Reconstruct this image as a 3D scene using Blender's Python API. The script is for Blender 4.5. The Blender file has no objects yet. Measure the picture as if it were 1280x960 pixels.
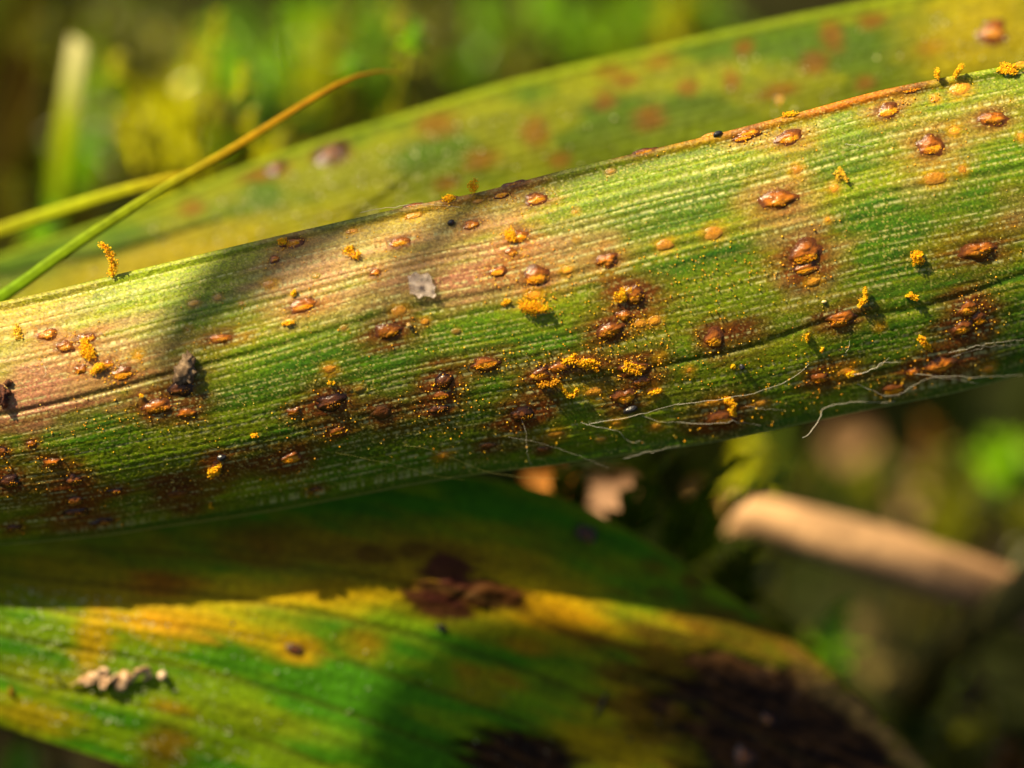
import bpy, math, random
import numpy as np
from mathutils import Vector, Matrix

random.seed(11)
RNG = np.random.default_rng(11)
MM = 0.001                      # the layout below is in millimetres, the scene in metres

# ------------------------------------------------------------------ camera
scene = bpy.context.scene
FOCUS, LENS, SENSOR = 150.0, 135.0, 36.0
PITCH = math.radians(38.0)
CAM_H = 123.0
cam_data = bpy.data.cameras.new('camera')
cam_data.lens = LENS
cam_data.sensor_width = SENSOR
cam_data.clip_start = 0.005
cam_data.clip_end = 50.0
cam_data.dof.use_dof = True
cam_data.dof.focus_distance = (FOCUS + 1.0) * MM
cam_data.dof.aperture_fstop = 12.5
cam = bpy.data.objects.new('camera', cam_data)
scene.collection.objects.link(cam)
cam.location = (0, 0, CAM_H * MM)
cam.rotation_euler = (math.pi / 2 - PITCH, 0, 0)
scene.camera = cam
CR = np.array(cam.rotation_euler.to_matrix())            # camera axes -> world axes
CO = np.array([0, 0, CAM_H])

# ------------------------------------------------------------------ light
SUN_CAM = np.array([-0.56, 0.68, 0.50])                  # towards the sun, seen along the camera's axes
SUN_CAM /= np.linalg.norm(SUN_CAM)
SUN = CR @ SUN_CAM
sun_data = bpy.data.lights.new('sun', 'SUN')
sun_data.energy = 5.0
sun_data.angle = math.radians(0.6)
sun_data.color = (1.0, 0.82, 0.52)
sun = bpy.data.objects.new('sun', sun_data)
scene.collection.objects.link(sun)
sun.rotation_euler = Vector(SUN).to_track_quat('Z', 'Y').to_euler()
world = bpy.data.worlds.new('World')
scene.world = world
world.use_nodes = True
wn = world.node_tree
sky = wn.nodes.new('ShaderNodeTexSky')
sky.sky_type = 'NISHITA'
sky.sun_disc = False
sky.air_density = 0.7
sky.dust_density = 3.0
sky.ozone_density = 0.3
sky.sun_elevation = math.asin(SUN[2])
sky.sun_rotation = math.atan2(SUN[0], SUN[1])
bg = wn.nodes['Background']
bg.inputs['Strength'].default_value = 0.05
wn.links.new(sky.outputs['Color'], bg.inputs['Color'])
scene.view_settings.view_transform = 'Standard'
scene.view_settings.look = 'None'
scene.view_settings.gamma = 1.0
scene.view_settings.exposure = 1.08
scene.render.engine = 'CYCLES'
scene.cycles.use_adaptive_sampling = False
scene.cycles.use_denoising = True
scene.cycles.max_bounces = 8
scene.cycles.caustics_reflective = False
scene.cycles.caustics_refractive = False

COL = scene.collection

# ------------------------------------------------------------------ helpers
def P(px, py, d):
    """point (mm, world axes) behind photograph pixel px,py, d mm beyond the plane of focus"""
    px, py, d = np.broadcast_arrays(np.asarray(px, float), np.asarray(py, float), np.asarray(d, float))
    z = FOCUS + d
    k = SENSOR / LENS / 1280.0
    c = np.stack([(px - 640) * k * z, -(py - 480) * k * z, -z], -1)
    return c @ CR.T + CO

def _h(ix, iy, iz):
    n = (ix * 374761393 + iy * 668265263 + iz * 2147483647 + 144665) & 0xffffffff
    n = ((n ^ (n >> 13)) * 1274126177) & 0xffffffff
    n = ((n ^ (n >> 16)) * 2246822519) & 0xffffffff
    return ((n ^ (n >> 15)) & 0xffff) / 65535.0

def noise(x, y, z=0.0):
    x, y, z = np.broadcast_arrays(np.asarray(x, float), np.asarray(y, float), np.asarray(z, float))
    fx, fy, fz = np.floor(x), np.floor(y), np.floor(z)
    ix, iy, iz = fx.astype(np.int64), fy.astype(np.int64), fz.astype(np.int64)
    tx, ty, tz = x - fx, y - fy, z - fz
    tx, ty, tz = [t * t * (3 - 2 * t) for t in (tx, ty, tz)]
    def lay(k):
        a = _h(ix, iy, iz + k) * (1 - tx) + _h(ix + 1, iy, iz + k) * tx
        b = _h(ix, iy + 1, iz + k) * (1 - tx) + _h(ix + 1, iy + 1, iz + k) * tx
        return a * (1 - ty) + b * ty
    return lay(0) * (1 - tz) + lay(1) * tz

def fbm(x, y, z=0.0, o=4):
    s, a, tot = 0.0, 0.5, 0.0
    for i in range(o):
        s = s + a * noise(x * 2 ** i + 17 * i, y * 2 ** i - 9 * i, z * 2 ** i + 3 * i)
        tot += a
        a *= 0.5
    return s / tot

def sstep(a, b, x):
    t = np.clip((x - a) / (b - a), 0, 1)
    return t * t * (3 - 2 * t)

def mixc(c, col, f):
    f = np.asarray(f)[..., None]
    return c * (1 - f) + np.asarray(col, float) * f

def rich(col):
    lum = (col * (0.25, 0.65, 0.1)).sum(-1, keepdims=True)
    return np.clip(lum + (col - lum) * 1.18, 0.0015, 0.95)

def mesh_from(name, verts, faces, col=None, smooth=True):
    """verts in mm; faces (n,3) or (n,4) array; col per-vertex linear rgb"""
    v = np.ascontiguousarray(np.asarray(verts, np.float32).reshape(-1, 3) * MM, dtype=np.float32)
    f = np.asarray(faces, np.int32)
    me = bpy.data.meshes.new(name)
    k = f.shape[1]
    me.vertices.add(len(v))
    me.vertices.foreach_set('co', v.ravel())
    me.loops.add(f.size)
    me.loops.foreach_set('vertex_index', f.ravel())
    me.polygons.add(len(f))
    me.polygons.foreach_set('loop_start', np.arange(0, f.size, k, dtype=np.int32))
    me.polygons.foreach_set('loop_total', np.full(len(f), k, np.int32))
    me.polygons.foreach_set('use_smooth', np.full(len(f), smooth, bool))
    if col is not None:
        c = np.ones((len(v), 4), np.float32)
        c[:, :3] = rich(np.asarray(col, np.float32).reshape(-1, 3))
        at = me.color_attributes.new('pigment', 'FLOAT_COLOR', 'POINT')
        at.data.foreach_set('color', c.ravel())
    me.update(calc_edges=True)
    me.validate()
    return me

def link(name, me, mat=None, parent=None, loc=None):
    o = bpy.data.objects.new(name, me)
    COL.objects.link(o)
    if mat is not None and not me.materials:
        me.materials.append(mat)
    if parent is not None:
        o.parent = parent
    if loc is not None:
        o.location = Vector(np.asarray(loc, float) * MM)
    return o

def tag(o, label=None, cat=None, group=None, kind=None):
    for k, v in (('label', label), ('category', cat), ('group', group), ('kind', kind)):
        if v:
            o[k] = v
    return o

def empty(name, loc=(0, 0, 0)):
    o = bpy.data.objects.new(name, None)
    o.empty_display_size = 0.002
    COL.objects.link(o)
    o.location = Vector(np.asarray(loc, float) * MM)
    return o

def origin_mesh(name, verts, faces, col, mat, parent=None, smooth=True, base=None, parent_at=None):
    """mesh object whose origin is its own base point; parent_at = the parent's origin (mm)"""
    verts = np.asarray(verts, float).reshape(-1, 3)
    if base is None:
        base = verts.mean(0)
    me = mesh_from(name, verts - base, faces, col, smooth)
    off = base if parent_at is None else base - parent_at
    return link(name, me, mat, parent, off), np.asarray(base)

# unit solids
def ico(sub=0):
    p = (1 + 5 ** 0.5) / 2
    v = np.array([(-1, p, 0), (1, p, 0), (-1, -p, 0), (1, -p, 0), (0, -1, p), (0, 1, p), (0, -1, -p), (0, 1, -p), (p, 0, -1), (p, 0, 1), (-p, 0, -1), (-p, 0, 1)], float)
    v /= np.linalg.norm(v[0])
    f = [(0, 11, 5), (0, 5, 1), (0, 1, 7), (0, 7, 10), (0, 10, 11), (1, 5, 9), (5, 11, 4), (11, 10, 2), (10, 7, 6), (7, 1, 8), (3, 9, 4), (3, 4, 2), (3, 2, 6), (3, 6, 8), (3, 8, 9), (4, 9, 5), (2, 4, 11), (6, 2, 10), (8, 6, 7), (9, 8, 1)]
    v, f = list(map(tuple, v)), f
    for _ in range(sub):
        cache, nf = {}, []
        def mid(a, b):
            k = (min(a, b), max(a, b))
            if k not in cache:
                m = (np.array(v[a]) + np.array(v[b])); m /= np.linalg.norm(m)
                v.append(tuple(m)); cache[k] = len(v) - 1
            return cache[k]
        for a, b, c in f:
            ab, bc, ca = mid(a, b), mid(b, c), mid(c, a)
            nf += [(a, ab, ca), (b, bc, ab), (c, ca, bc), (ab, bc, ca)]
        f = nf
    return np.array(v), np.array(f)
ICO0, ICO1 = ico(0), ico(1)
OCT = (np.array([(1, 0, 0), (-1, 0, 0), (0, 1, 0), (0, -1, 0), (0, 0, 1), (0, 0, -1)], float),
       np.array([(0, 2, 4), (2, 1, 4), (1, 3, 4), (3, 0, 4), (2, 0, 5), (1, 2, 5), (3, 1, 5), (0, 3, 5)]))

def scatter(solid, pts, rad, cols, jit=0.0, squash=None):
    """copies of a unit solid merged into one vertex/face/colour set"""
    sv, sf = solid
    n, m = len(pts), len(sv)
    rad = np.broadcast_to(np.asarray(rad, float), (n,))
    v = sv[None] * rad[:, None, None]
    if jit:
        v = v * (1 + jit * RNG.uniform(-1, 1, (n, m, 1)))
    if squash is not None:
        sc = RNG.uniform(squash, 1.0, (n, 1, 3)); v = v * sc
    v = v + np.asarray(pts)[:, None]
    f = sf[None] + (np.arange(n) * m)[:, None, None]
    c = np.repeat(np.asarray(cols, float).reshape(-1, 1, 3) if np.ndim(cols) > 1 else np.tile(cols, (n, 1)).reshape(n, 1, 3), m, 1)
    return v.reshape(-1, 3), f.reshape(-1, sf.shape[1]), c.reshape(-1, 3)

def interp(pts, n=None):
    """Catmull-Rom style callable through (k, x, y...) rows"""
    a = np.asarray(pts, float)
    k, v = a[:, 0], a[:, 1:]
    m = np.gradient(v, k, axis=0)
    def f(u):
        u = np.asarray(u, float)
        i = np.clip(np.searchsorted(k, u) - 1, 0, len(k) - 2)
        h = k[i + 1] - k[i]
        t = ((u - k[i]) / h)
        t = np.clip(t, 0, 1)[..., None]; h = h[..., None]
        return ((2 * t ** 3 - 3 * t ** 2 + 1) * v[i] + (t ** 3 - 2 * t ** 2 + t) * h * m[i] + (-2 * t ** 3 + 3 * t ** 2) * v[i + 1] + (t ** 3 - t ** 2) * h * m[i + 1])
    return f

def smooth_path(pts, n):
    pts = np.asarray(pts, float)
    k = np.r_[0, np.cumsum(np.linalg.norm(np.diff(pts, axis=0), axis=1))]
    return interp(np.c_[k, pts])(np.linspace(0, k[-1], n))

def frames(path):
    t = np.gradient(path, axis=0)
    t /= np.linalg.norm(t, axis=1)[:, None] + 1e-12
    up = np.array([0.13, 0.21, 0.97])
    a = np.cross(t, up); a /= np.linalg.norm(a, axis=1)[:, None] + 1e-12
    b = np.cross(a, t)
    return t, a, b

def tube(path, rad, seg=6):
    path = np.asarray(path, float); n = len(path)
    rad = np.broadcast_to(np.asarray(rad, float), (n,))
    t, a, b = frames(path)
    th = np.arange(seg) * 2 * math.pi / seg
    v = path[:, None] + rad[:, None, None] * (a[:, None] * np.cos(th)[None, :, None] + b[:, None] * np.sin(th)[None, :, None])
    i = np.arange(n - 1)[:, None] * seg; j = np.arange(seg)[None]; j2 = (j + 1) % seg
    f = np.stack([i + j, i + j2, i + seg + j2, i + seg + j], -1).reshape(-1, 4)
    return v.reshape(-1, 3), f

# ------------------------------------------------------------------ materials
def new_mat(name):
    m = bpy.data.materials.new(name)
    m.use_nodes = True
    nt = m.node_tree
    b = nt.nodes['Principled BSDF']
    return m, nt, b

def pigment_mat(name, rough=0.5, spec=0.4, mottle=0.25, mscale=9000.0, bump=0.0, bscale=9000.0, transl=0.0, tcol=(1.1, 1.0, 0.6), sss=0.0, sssr=(0.5, 0.2, 0.05), sss_scale=0.0003, coat=0.0, stretch=None, rough_var=0.0):
    m, nt, b = new_mat(name)
    at = nt.nodes.new('ShaderNodeAttribute'); at.attribute_name = 'pigment'
    tc = nt.nodes.new('ShaderNodeTexCoord')
    mp = nt.nodes.new('ShaderNodeMapping')
    nt.links.new(tc.outputs['Object'], mp.inputs['Vector'])
    if stretch:
        mp.inputs['Rotation'].default_value = (0, 0, stretch[0]); mp.inputs['Scale'].default_value = stretch[1]
    nz = nt.nodes.new('ShaderNodeTexNoise'); nz.inputs['Scale'].default_value = mscale; nz.inputs['Detail'].default_value = 4
    nt.links.new(mp.outputs['Vector'], nz.inputs['Vector'])
    mr = nt.nodes.new('ShaderNodeMapRange')
    mr.inputs['From Min'].default_value = 0.3; mr.inputs['From Max'].default_value = 0.7
    mr.inputs['To Min'].default_value = 1 - mottle; mr.inputs['To Max'].default_value = 1 + mottle
    nt.links.new(nz.outputs['Fac'], mr.inputs['Value'])
    mul = nt.nodes.new('ShaderNodeVectorMath'); mul.operation = 'SCALE'
    nt.links.new(at.outputs['Color'], mul.inputs[0]); nt.links.new(mr.outputs['Result'], mul.inputs['Scale'])
    nt.links.new(mul.outputs['Vector'], b.inputs['Base Color'])
    b.inputs['Roughness'].default_value = rough
    b.inputs['Specular IOR Level'].default_value = spec
    b.inputs['Coat Weight'].default_value = coat
    b.inputs['Coat Roughness'].default_value = 0.12
    if rough_var:
        m2 = nt.nodes.new('ShaderNodeMapRange')
        m2.inputs['To Min'].default_value = rough - rough_var; m2.inputs['To Max'].default_value = rough + rough_var
        nt.links.new(nz.outputs['Fac'], m2.inputs['Value']); nt.links.new(m2.outputs['Result'], b.inputs['Roughness'])
    if sss:
        b.inputs['Subsurface Weight'].default_value = sss
        b.inputs['Subsurface Radius'].default_value = sssr
        b.inputs['Subsurface Scale'].default_value = sss_scale
    if bump:
        bn = nt.nodes.new('ShaderNodeTexNoise'); bn.inputs['Scale'].default_value = bscale; bn.inputs['Detail'].default_value = 3
        nt.links.new(mp.outputs['Vector'], bn.inputs['Vector'])
        bp = nt.nodes.new('ShaderNodeBump'); bp.inputs['Strength'].default_value = 1.0; bp.inputs['Distance'].default_value = bump
        nt.links.new(bn.outputs['Fac'], bp.inputs['Height']); nt.links.new(bp.outputs['Normal'], b.inputs['Normal'])
    if transl:
        out = nt.nodes['Material Output']
        tr = nt.nodes.new('ShaderNodeBsdfTranslucent')
        tm = nt.nodes.new('ShaderNodeVectorMath'); tm.operation = 'MULTIPLY'; tm.inputs[1].default_value = tcol
        nt.links.new(mul.outputs['Vector'], tm.inputs[0]); nt.links.new(tm.outputs['Vector'], tr.inputs['Color'])
        mx = nt.nodes.new('ShaderNodeMixShader'); mx.inputs[0].default_value = transl
        nt.links.new(b.outputs[0], mx.inputs[1]); nt.links.new(tr.outputs[0], mx.inputs[2])
        nt.links.new(mx.outputs[0], out.inputs['Surface'])
    return m

M_LEAF = pigment_mat('leaf_surface', rough=0.42, spec=0.35, mottle=0.3, mscale=14000, bump=0.00002, bscale=22000, transl=0.12, rough_var=0.12)
M_LEAF_SOFT = pigment_mat('old_leaf_surface', rough=0.6, spec=0.12, mottle=0.25, mscale=9000, bump=0.000025, bscale=12000, transl=0.15)
M_PUSTULE = pigment_mat('pustule_skin', rough=0.2, spec=0.5, mottle=0.3, mscale=9000, bump=0.00003, bscale=14000, sss=0.3, sssr=(0.8, 0.3, 0.05), sss_scale=0.0002, rough_var=0.1)
M_SPORE = pigment_mat('spore_powder', rough=0.75, spec=0.25, mottle=0.2, mscale=16000, sss=0.25, sssr=(0.8, 0.4, 0.05), sss_scale=0.0001)
M_GRAIN = pigment_mat('spore_grain', rough=0.3, spec=0.5, mottle=0.1, mscale=9000)
M_FIBRE = pigment_mat('pale_fibre', rough=0.35, spec=0.6, mottle=0.1, transl=0.3, tcol=(1, 1, 1))
M_CRUMB = pigment_mat('crumb', rough=0.9, spec=0.2, mottle=0.4, mscale=9000, bump=0.00004, bscale=9000)
M_BLACK = pigment_mat('black_speck', rough=0.3, spec=0.5, mottle=0.2)
M_GRASS = pigment_mat('grass_surface', rough=0.6, spec=0.2, mottle=0.2, mscale=2500, transl=0.3)
M_STRAW = pigment_mat('straw_surface', rough=0.6, spec=0.3, mottle=0.25, mscale=1500, bump=0.00005, bscale=3000)
M_SOIL = pigment_mat('soil', rough=0.95, spec=0.15, mottle=0.5, mscale=400, bump=0.0004, bscale=900)
def flake_mat():
    m, nt, b = new_mat('clear_flake')
    nz = nt.nodes.new('ShaderNodeTexNoise'); nz.inputs['Scale'].default_value = 9000
    rp = nt.nodes.new('ShaderNodeValToRGB')
    rp.color_ramp.elements[0].color = (0.30, 0.22, 0.16, 1); rp.color_ramp.elements[1].color = (0.65, 0.55, 0.48, 1)
    nt.links.new(nz.outputs['Fac'], rp.inputs[0]); nt.links.new(rp.outputs[0], b.inputs['Base Color'])
    b.inputs['Roughness'].default_value = 0.3
    b.inputs['Alpha'].default_value = 0.42
    return m
M_FLAKE = flake_mat()

# ------------------------------------------------------------------ leaf ribbons
class Ribbon:
    """A leaf given by its two edges (pixel rows keyed by u) and a depth function."""
    def __init__(self, e1, e2, depth, thick=0.3):
        self.e1, self.e2, self.depth, self.thick = interp(e1), interp(e2), depth, thick
    def pix(self, u, t):
        a, b = self.e1(u), self.e2(u)
        t = np.asarray(t)[..., None]
        return a * (1 - t) + b * t
    def point(self, u, t, lift=0.0):
        q = self.pix(u, t)
        return P(q[..., 0], q[..., 1], self.depth(u, t) - lift)
    def prep(self, us, ts):
        self.gu, self.gt = np.meshgrid(us, ts, indexing='ij')
        self.gp = self.pix(self.gu, self.gt)
    def find(self, px, py):
        k = np.argmin((self.gp[..., 0] - px) ** 2 + (self.gp[..., 1] - py) ** 2)
        u, t = self.gu.ravel()[k], self.gt.ravel()[k]
        for _ in range(6):      # Newton
            q = self.pix(u, t); du, dt = 0.5, 0.002
            ju = (self.pix(u + du, t) - q) / du; jt = (self.pix(u, t + dt) - q) / dt
            J = np.array([ju, jt]).T
            s = np.linalg.solve(J, np.array([px, py]) - q)
            u, t = u + s[0], t + s[1]
        return float(u), float(np.clip(t, 0.004, 0.996))
    def frame(self, px, py):
        u, t = self.find(px, py)
        p = self.point(u, t)
        tu = self.point(u + 1.0, t) - self.point(u - 1.0, t)
        tt = self.point(u, min(t + 0.004, 1)) - self.point(u, max(t - 0.004, 0))
        tu /= np.linalg.norm(tu)
        n = np.cross(tt, tu); n /= np.linalg.norm(n)
        if n @ (CO - p) < 0:
            n = -n
        down = np.cross(tu, n); down /= np.linalg.norm(down)
        if down @ tt < 0:
            down = -down
        return p, tu, down, n          # along, towards the lower edge, outward
    def build(self, name, us, nt, relief, paint, mat, parent, base, under=9):
        ts = (1 - np.cos(np.linspace(0, math.pi, nt))) / 2 * 0.25 + np.linspace(0, 1, nt) * 0.75
        U, T = np.meshgrid(us, ts, indexing='ij')
        Q = self.pix(U, T)
        H = relief(U, T, Q)
        top = P(Q[..., 0], Q[..., 1], self.depth(U, T) - H)
        col = paint(U, T, Q, H)
        tb = np.linspace(0, 1, under + 2)[1:-1][::-1]
        UB, TB = np.meshgrid(us, tb, indexing='ij')
        QB = self.pix(UB, TB)
        thick = self.thick * np.clip(4 * np.minimum(TB, 1 - TB) * 2.2, 0.15, 1)
        bot = P(QB[..., 0], QB[..., 1], self.depth(UB, TB) + thick)
        cb = col[:, (np.clip(tb, 0, 1) * (nt - 1)).astype(int)] * 0.9
        V = np.concatenate([top, bot], 1); C = np.concatenate([col, cb], 1)
        n, m = V.shape[:2]
        i = np.arange(n - 1)[:, None] * m; j = np.arange(m)[None]; j2 = (j + 1) % m
        F = np.stack([i + j, i + j2, i + m + j2, i + m + j], -1).reshape(-1, 4)
        # close both ends
        caps = []
        for r in (0, n - 1):
            k = under
            b0 = r * m
            tops = np.linspace(0, nt - 1, k + 2).astype(int)
            lo = [0] + [m - 1 - q for q in range(k)] + [nt - 1]
            for q in range(k + 1):
                quad = (b0 + tops[q], b0 + tops[q + 1], b0 + lo[q + 1], b0 + lo[q])
                if len(set(quad)) == 4:
                    caps.append(quad[::-1] if r else quad)
        if caps:
            F = np.concatenate([F, np.array(caps)])
        me = mesh_from(name, V.reshape(-1, 3) - base, F, C.reshape(-1, 3))
        return link(name, me, mat, parent)

def us_range(a, b, step, lo, hi, far=12):
    inner = np.arange(a, b + step, step)
    l = a - (a - lo) * np.linspace(0, 1, far + 1)[1:] ** 1.6
    r = inner[-1] + (hi - inner[-1]) * np.linspace(0, 1, far + 1)[1:] ** 1.6
    return np.r_[l[::-1], inner, r]

VEIN = -13.5          # direction of the veins, degrees in leaf pixels
def blob(Q, cx, cy, rx, ry, ang=-14.0, soft=0.5, wob=0.5, seed=0.0, sc=30.0):
    """0..1 mask of an uneven ellipse in leaf pixels"""
    a = math.radians(ang)
    x, y = Q[..., 0] - cx, Q[..., 1] - cy
    xx = (x * math.cos(a) + y * math.sin(a)) / rx
    yy = (-x * math.sin(a) + y * math.cos(a)) / ry
    r = np.sqrt(xx * xx + yy * yy)
    near = r < 2.5
    out = np.zeros(r.shape)
    if near.any():
        q = Q[near]
        va = math.radians(VEIN)
        al, ac = q[:, 0] * math.cos(va) + q[:, 1] * math.sin(va), -q[:, 0] * math.sin(va) + q[:, 1] * math.cos(va)
        r2 = r[near] + wob * (fbm(al / (sc * 1.5) + seed, ac / (sc * 0.32) + seed * 1.7, seed, 3) - 0.5) * 2
        out[near] = 1 - sstep(1 - soft, 1 + soft, r2)
    return out

# ------------------------------------------------------------------ ground
def build_ground():
    x = np.r_[-3000, -1200, -500, np.linspace(-220, 220, 90), 500, 1200, 3000]
    y = np.r_[-3000, -1200, -400, np.linspace(-40, 400, 90), 700, 1500, 3000]
    X, Y = np.meshgrid(x, y, indexing='ij')
    near = np.exp(-((X / 400) ** 2 + ((Y - 150) / 400) ** 2))
    Z = (fbm(X / 22, Y / 22, 3.0, 4) - 0.6) * 7 * near - 0.5
    n, m = X.shape
    i = np.arange(n - 1)[:, None] * m; j = np.arange(m - 1)[None]
    F = np.stack([i + j, i + m + j, i + m + j + 1, i + j + 1], -1).reshape(-1, 4)
    c = np.zeros((n, m, 3)) + (0.014, 0.009, 0.004)
    c = mixc(c, (0.015, 0.019, 0.003), sstep(0.4, 0.6, fbm(X / 12, Y / 12, 8.0)))
    return tag(link('ground', mesh_from('ground', np.stack([X, Y, Z], -1), F, c), M_SOIL), kind='structure')
build_ground()

# ------------------------------------------------------------------ the spotted leaf
TOP = [(-1500, 560), (-900, 500), (-400, 440), (-100, 396), (0, 377), (60, 364), (130, 347), (200, 330), (330, 299), (430, 276), (520, 256), (600, 240), (700, 214), (800, 190), (900, 166), (1000, 140), (1100, 113), (1200, 93), (1280, 78), (1500, 40), (2000, -40), (2800, -120)]
BOT = [(-1500, 700), (-900, 690), (-400, 688), (-100, 687), (0, 682), (60, 677), (130, 670), (200, 660), (330, 641), (430, 623), (520, 606), (600, 593), (700, 581), (800, 567), (900, 552), (1000, 531), (1100, 510), (1200, 490), (1280, 468), (1500, 405), (2000, 230), (2800, -60)]
top_y = interp([(x, y) for x, y in TOP]); bot_y = interp([(x, y) for x, y in BOT])
FOLD = interp([(-1500, 0.45), (-400, 0.48), (0, 0.462), (215, 0.42), (330, 0.40), (480, 0.365), (700, 0.357), (850, 0.333), (1000, 0.325), (1130, 0.323), (1280, 0.33), (2800, 0.35)])
FOLD2 = interp([(-1500, 0.75), (400, 0.72), (850, 0.72), (964, 0.71), (1025, 0.69), (1135, 0.71), (1280, 0.68), (2800, 0.7)])

def main_depth(u, t):
    u, t = np.asarray(u, float), np.asarray(t, float)
    w = (bot_y(u)[..., 0] - top_y(u)[..., 0]) / 32.0
    c = 0.72 - 0.24 * sstep(150, 1000, u)
    d = c * w * (t - 0.33) ** 2
    d = d + 0.7 * np.maximum(np.abs(u - 640) / 640 - 0.2, 0) ** 2
    d = d + 10 * sstep(-250, -1500, u) + 9 * sstep(1500, 2800, u)
    tf = FOLD(u)[..., 0]
    d = d + 0.25 * np.abs(t - tf)                       # shallow keel along the fold
    return d
MAIN = Ribbon([(x, x, y) for x, y in TOP], [(x, x, y) for x, y in BOT], main_depth, 0.32)
MAIN.prep(np.linspace(-60, 1340, 300), np.linspace(0, 1, 90))

def rib_coord(u, t):
    tf = FOLD(u)[..., 0]
    return np.where(t < tf, 0.36 * t / tf, 0.36 + 0.64 * (t - tf) / (1 - tf))
NRIB = 36
def rib_phase(u, t):
    v = rib_coord(u, t)
    return NRIB * (v + 0.010 * np.sin(v * 23) + 0.006 * np.sin(v * 61 + 1) + 0.004 * np.sin(v * 127 + 2)) + 0.10 * (noise(u / 160, v * 9) - 0.5)

# pixel x, pixel y, length, height, kind
PUSTULES = [
 (1139,111,36,12,'open'),(1200,111,26,18,'flat'),(1110,139,32,18,'open'),(1169,124,13,9,'flat'),(936,165,34,14,'open'),(928,172,28,9,'open'),
 (886,169,24,10,'flat'),(986,173,34,16,'open'),(1164,183,36,26,'open'),(1240,148,36,20,'dome'),(1193,163,15,12,'flat'),(1169,222,30,16,'flat'),(1203,212,13,11,'flat'),
 (996,212,16,12,'flat'),(973,250,44,24,'dome'),(1043,235,15,11,'flat'),(892,291,24,16,'flat'),(1035,274,9,8,'flat'),(1006,317,42,28,'open'),(1006,336,30,14,'open'),(1017,351,19,12,'flat'),
 (1225,312,44,22,'dome'),(1276,171,11,10,'flat'),(1275,80,16,8,'flat'),(1052,399,42,20,'dome'),(1211,385,30,22,'open'),(1224,397,20,22,'open'),(1203,410,28,24,'open'),
 (892,424,24,26,'open'),(862,463,15,10,'flat'),(1025,473,25,16,'dome'),(1056,465,30,14,'flat'),(1117,486,31,18,'open'),(1141,465,17,12,'dome'),(1177,456,40,22,'dome'),(1235,461,17,11,'flat'),
 (902,524,38,24,'open'),(890,503,22,10,'flat'),(951,505,19,10,'flat'),(1100,408,14,9,'flat'),
 (499,303,28,15,'open'),(469,341,14,11,'dome'),(640,316,19,14,'dome'),(648,295,26,20,'open'),(622,340,22,15,'open'),(670,347,33,24,'open'),(668,368,20,11,'flat'),(709,337,15,10,'flat'),
 (759,325,27,17,'dome'),(831,306,23,13,'flat'),(792,369,34,26,'dome'),(780,394,23,14,'dome'),(763,412,36,22,'dome'),(818,401,17,13,'flat'),(800,405,17,11,'flat'),(499,389,19,13,'flat'),
 (487,414,34,18,'dome'),(531,402,12,8,'flat'),(606,454,38,18,'open'),(556,476,25,22,'dark'),(553,494,22,14,'open'),(548,512,28,14,'dark'),(674,468,30,18,'open'),(700,459,26,13,'dome'),
 (732,454,24,16,'dome'),(793,460,40,20,'open'),(825,449,15,12,'flat'),(803,477,24,14,'dome'),(781,497,30,22,'open'),(815,490,18,12,'flat'),(743,490,25,13,'flat'),(653,519,32,20,'dark'),
 (695,543,26,11,'flat'),(610,558,22,11,'deep'),(679,562,18,9,'deep'),(554,569,21,11,'flat'),(771,528,20,11,'flat'),(820,533,18,11,'flat'),(751,549,14,8,'faint'),
 (413,503,36,22,'dark'),(422,539,22,11,'open'),(477,515,28,20,'deep'),(449,486,15,9,'faint'),
 (60,418,25,16,'dome'),(82,433,25,15,'dome'),(109,423,28,13,'open'),(136,455,16,12,'open'),(101,462,16,12,'dome'),(153,467,32,17,'open'),(173,444,13,10,'flat'),
 (275,423,36,16,'dome'),(242,379,17,10,'faint'),(272,372,13,9,'faint'),(235,411,13,11,'faint'),(302,379,9,6,'faint'),(336,355,17,11,'flat'),(344,324,15,10,'dome'),(366,303,26,12,'open'),
 (379,381,38,17,'open'),(227,485,27,17,'dark'),(197,508,38,18,'dome'),(235,516,26,12,'dome'),(412,461,19,11,'flat'),(368,515,18,10,'dome'),(270,584,22,22,'dark'),(363,573,28,21,'open'),
 (4,564,12,12,'dark'),(40,555,14,10,'dome'),(65,578,22,12,'dome'),(13,602,26,20,'dark'),(92,600,22,18,'dark'),(144,614,22,9,'dark'),(95,626,26,14,'dark'),(95,641,32,13,'dark'),(127,653,30,10,'dark'),
 (395,612,15,7,'dark'),(222,618,34,15,'deep'),(18,660,18,8,'dark'),
 (517,253,28,7,'open'),(563,248,22,9,'open'),(598,250,18,8,'flat'),(627,243,18,9,'open'),(642,231,30,9,'open'),(670,249,27,15,'open'),(517,269,22,8,'flat'),(590,281,21,13,'dome'),
 (719,264,12,8,'faint'),(763,214,13,8,'faint'),(805,188,34,10,'open'),(440,289,16,7,'flat'),(570,414,11,7,'faint'),(720,300,10,7,'faint'),(395,345,12,7,'faint'),(430,410,10,7,'faint'),
]
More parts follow.
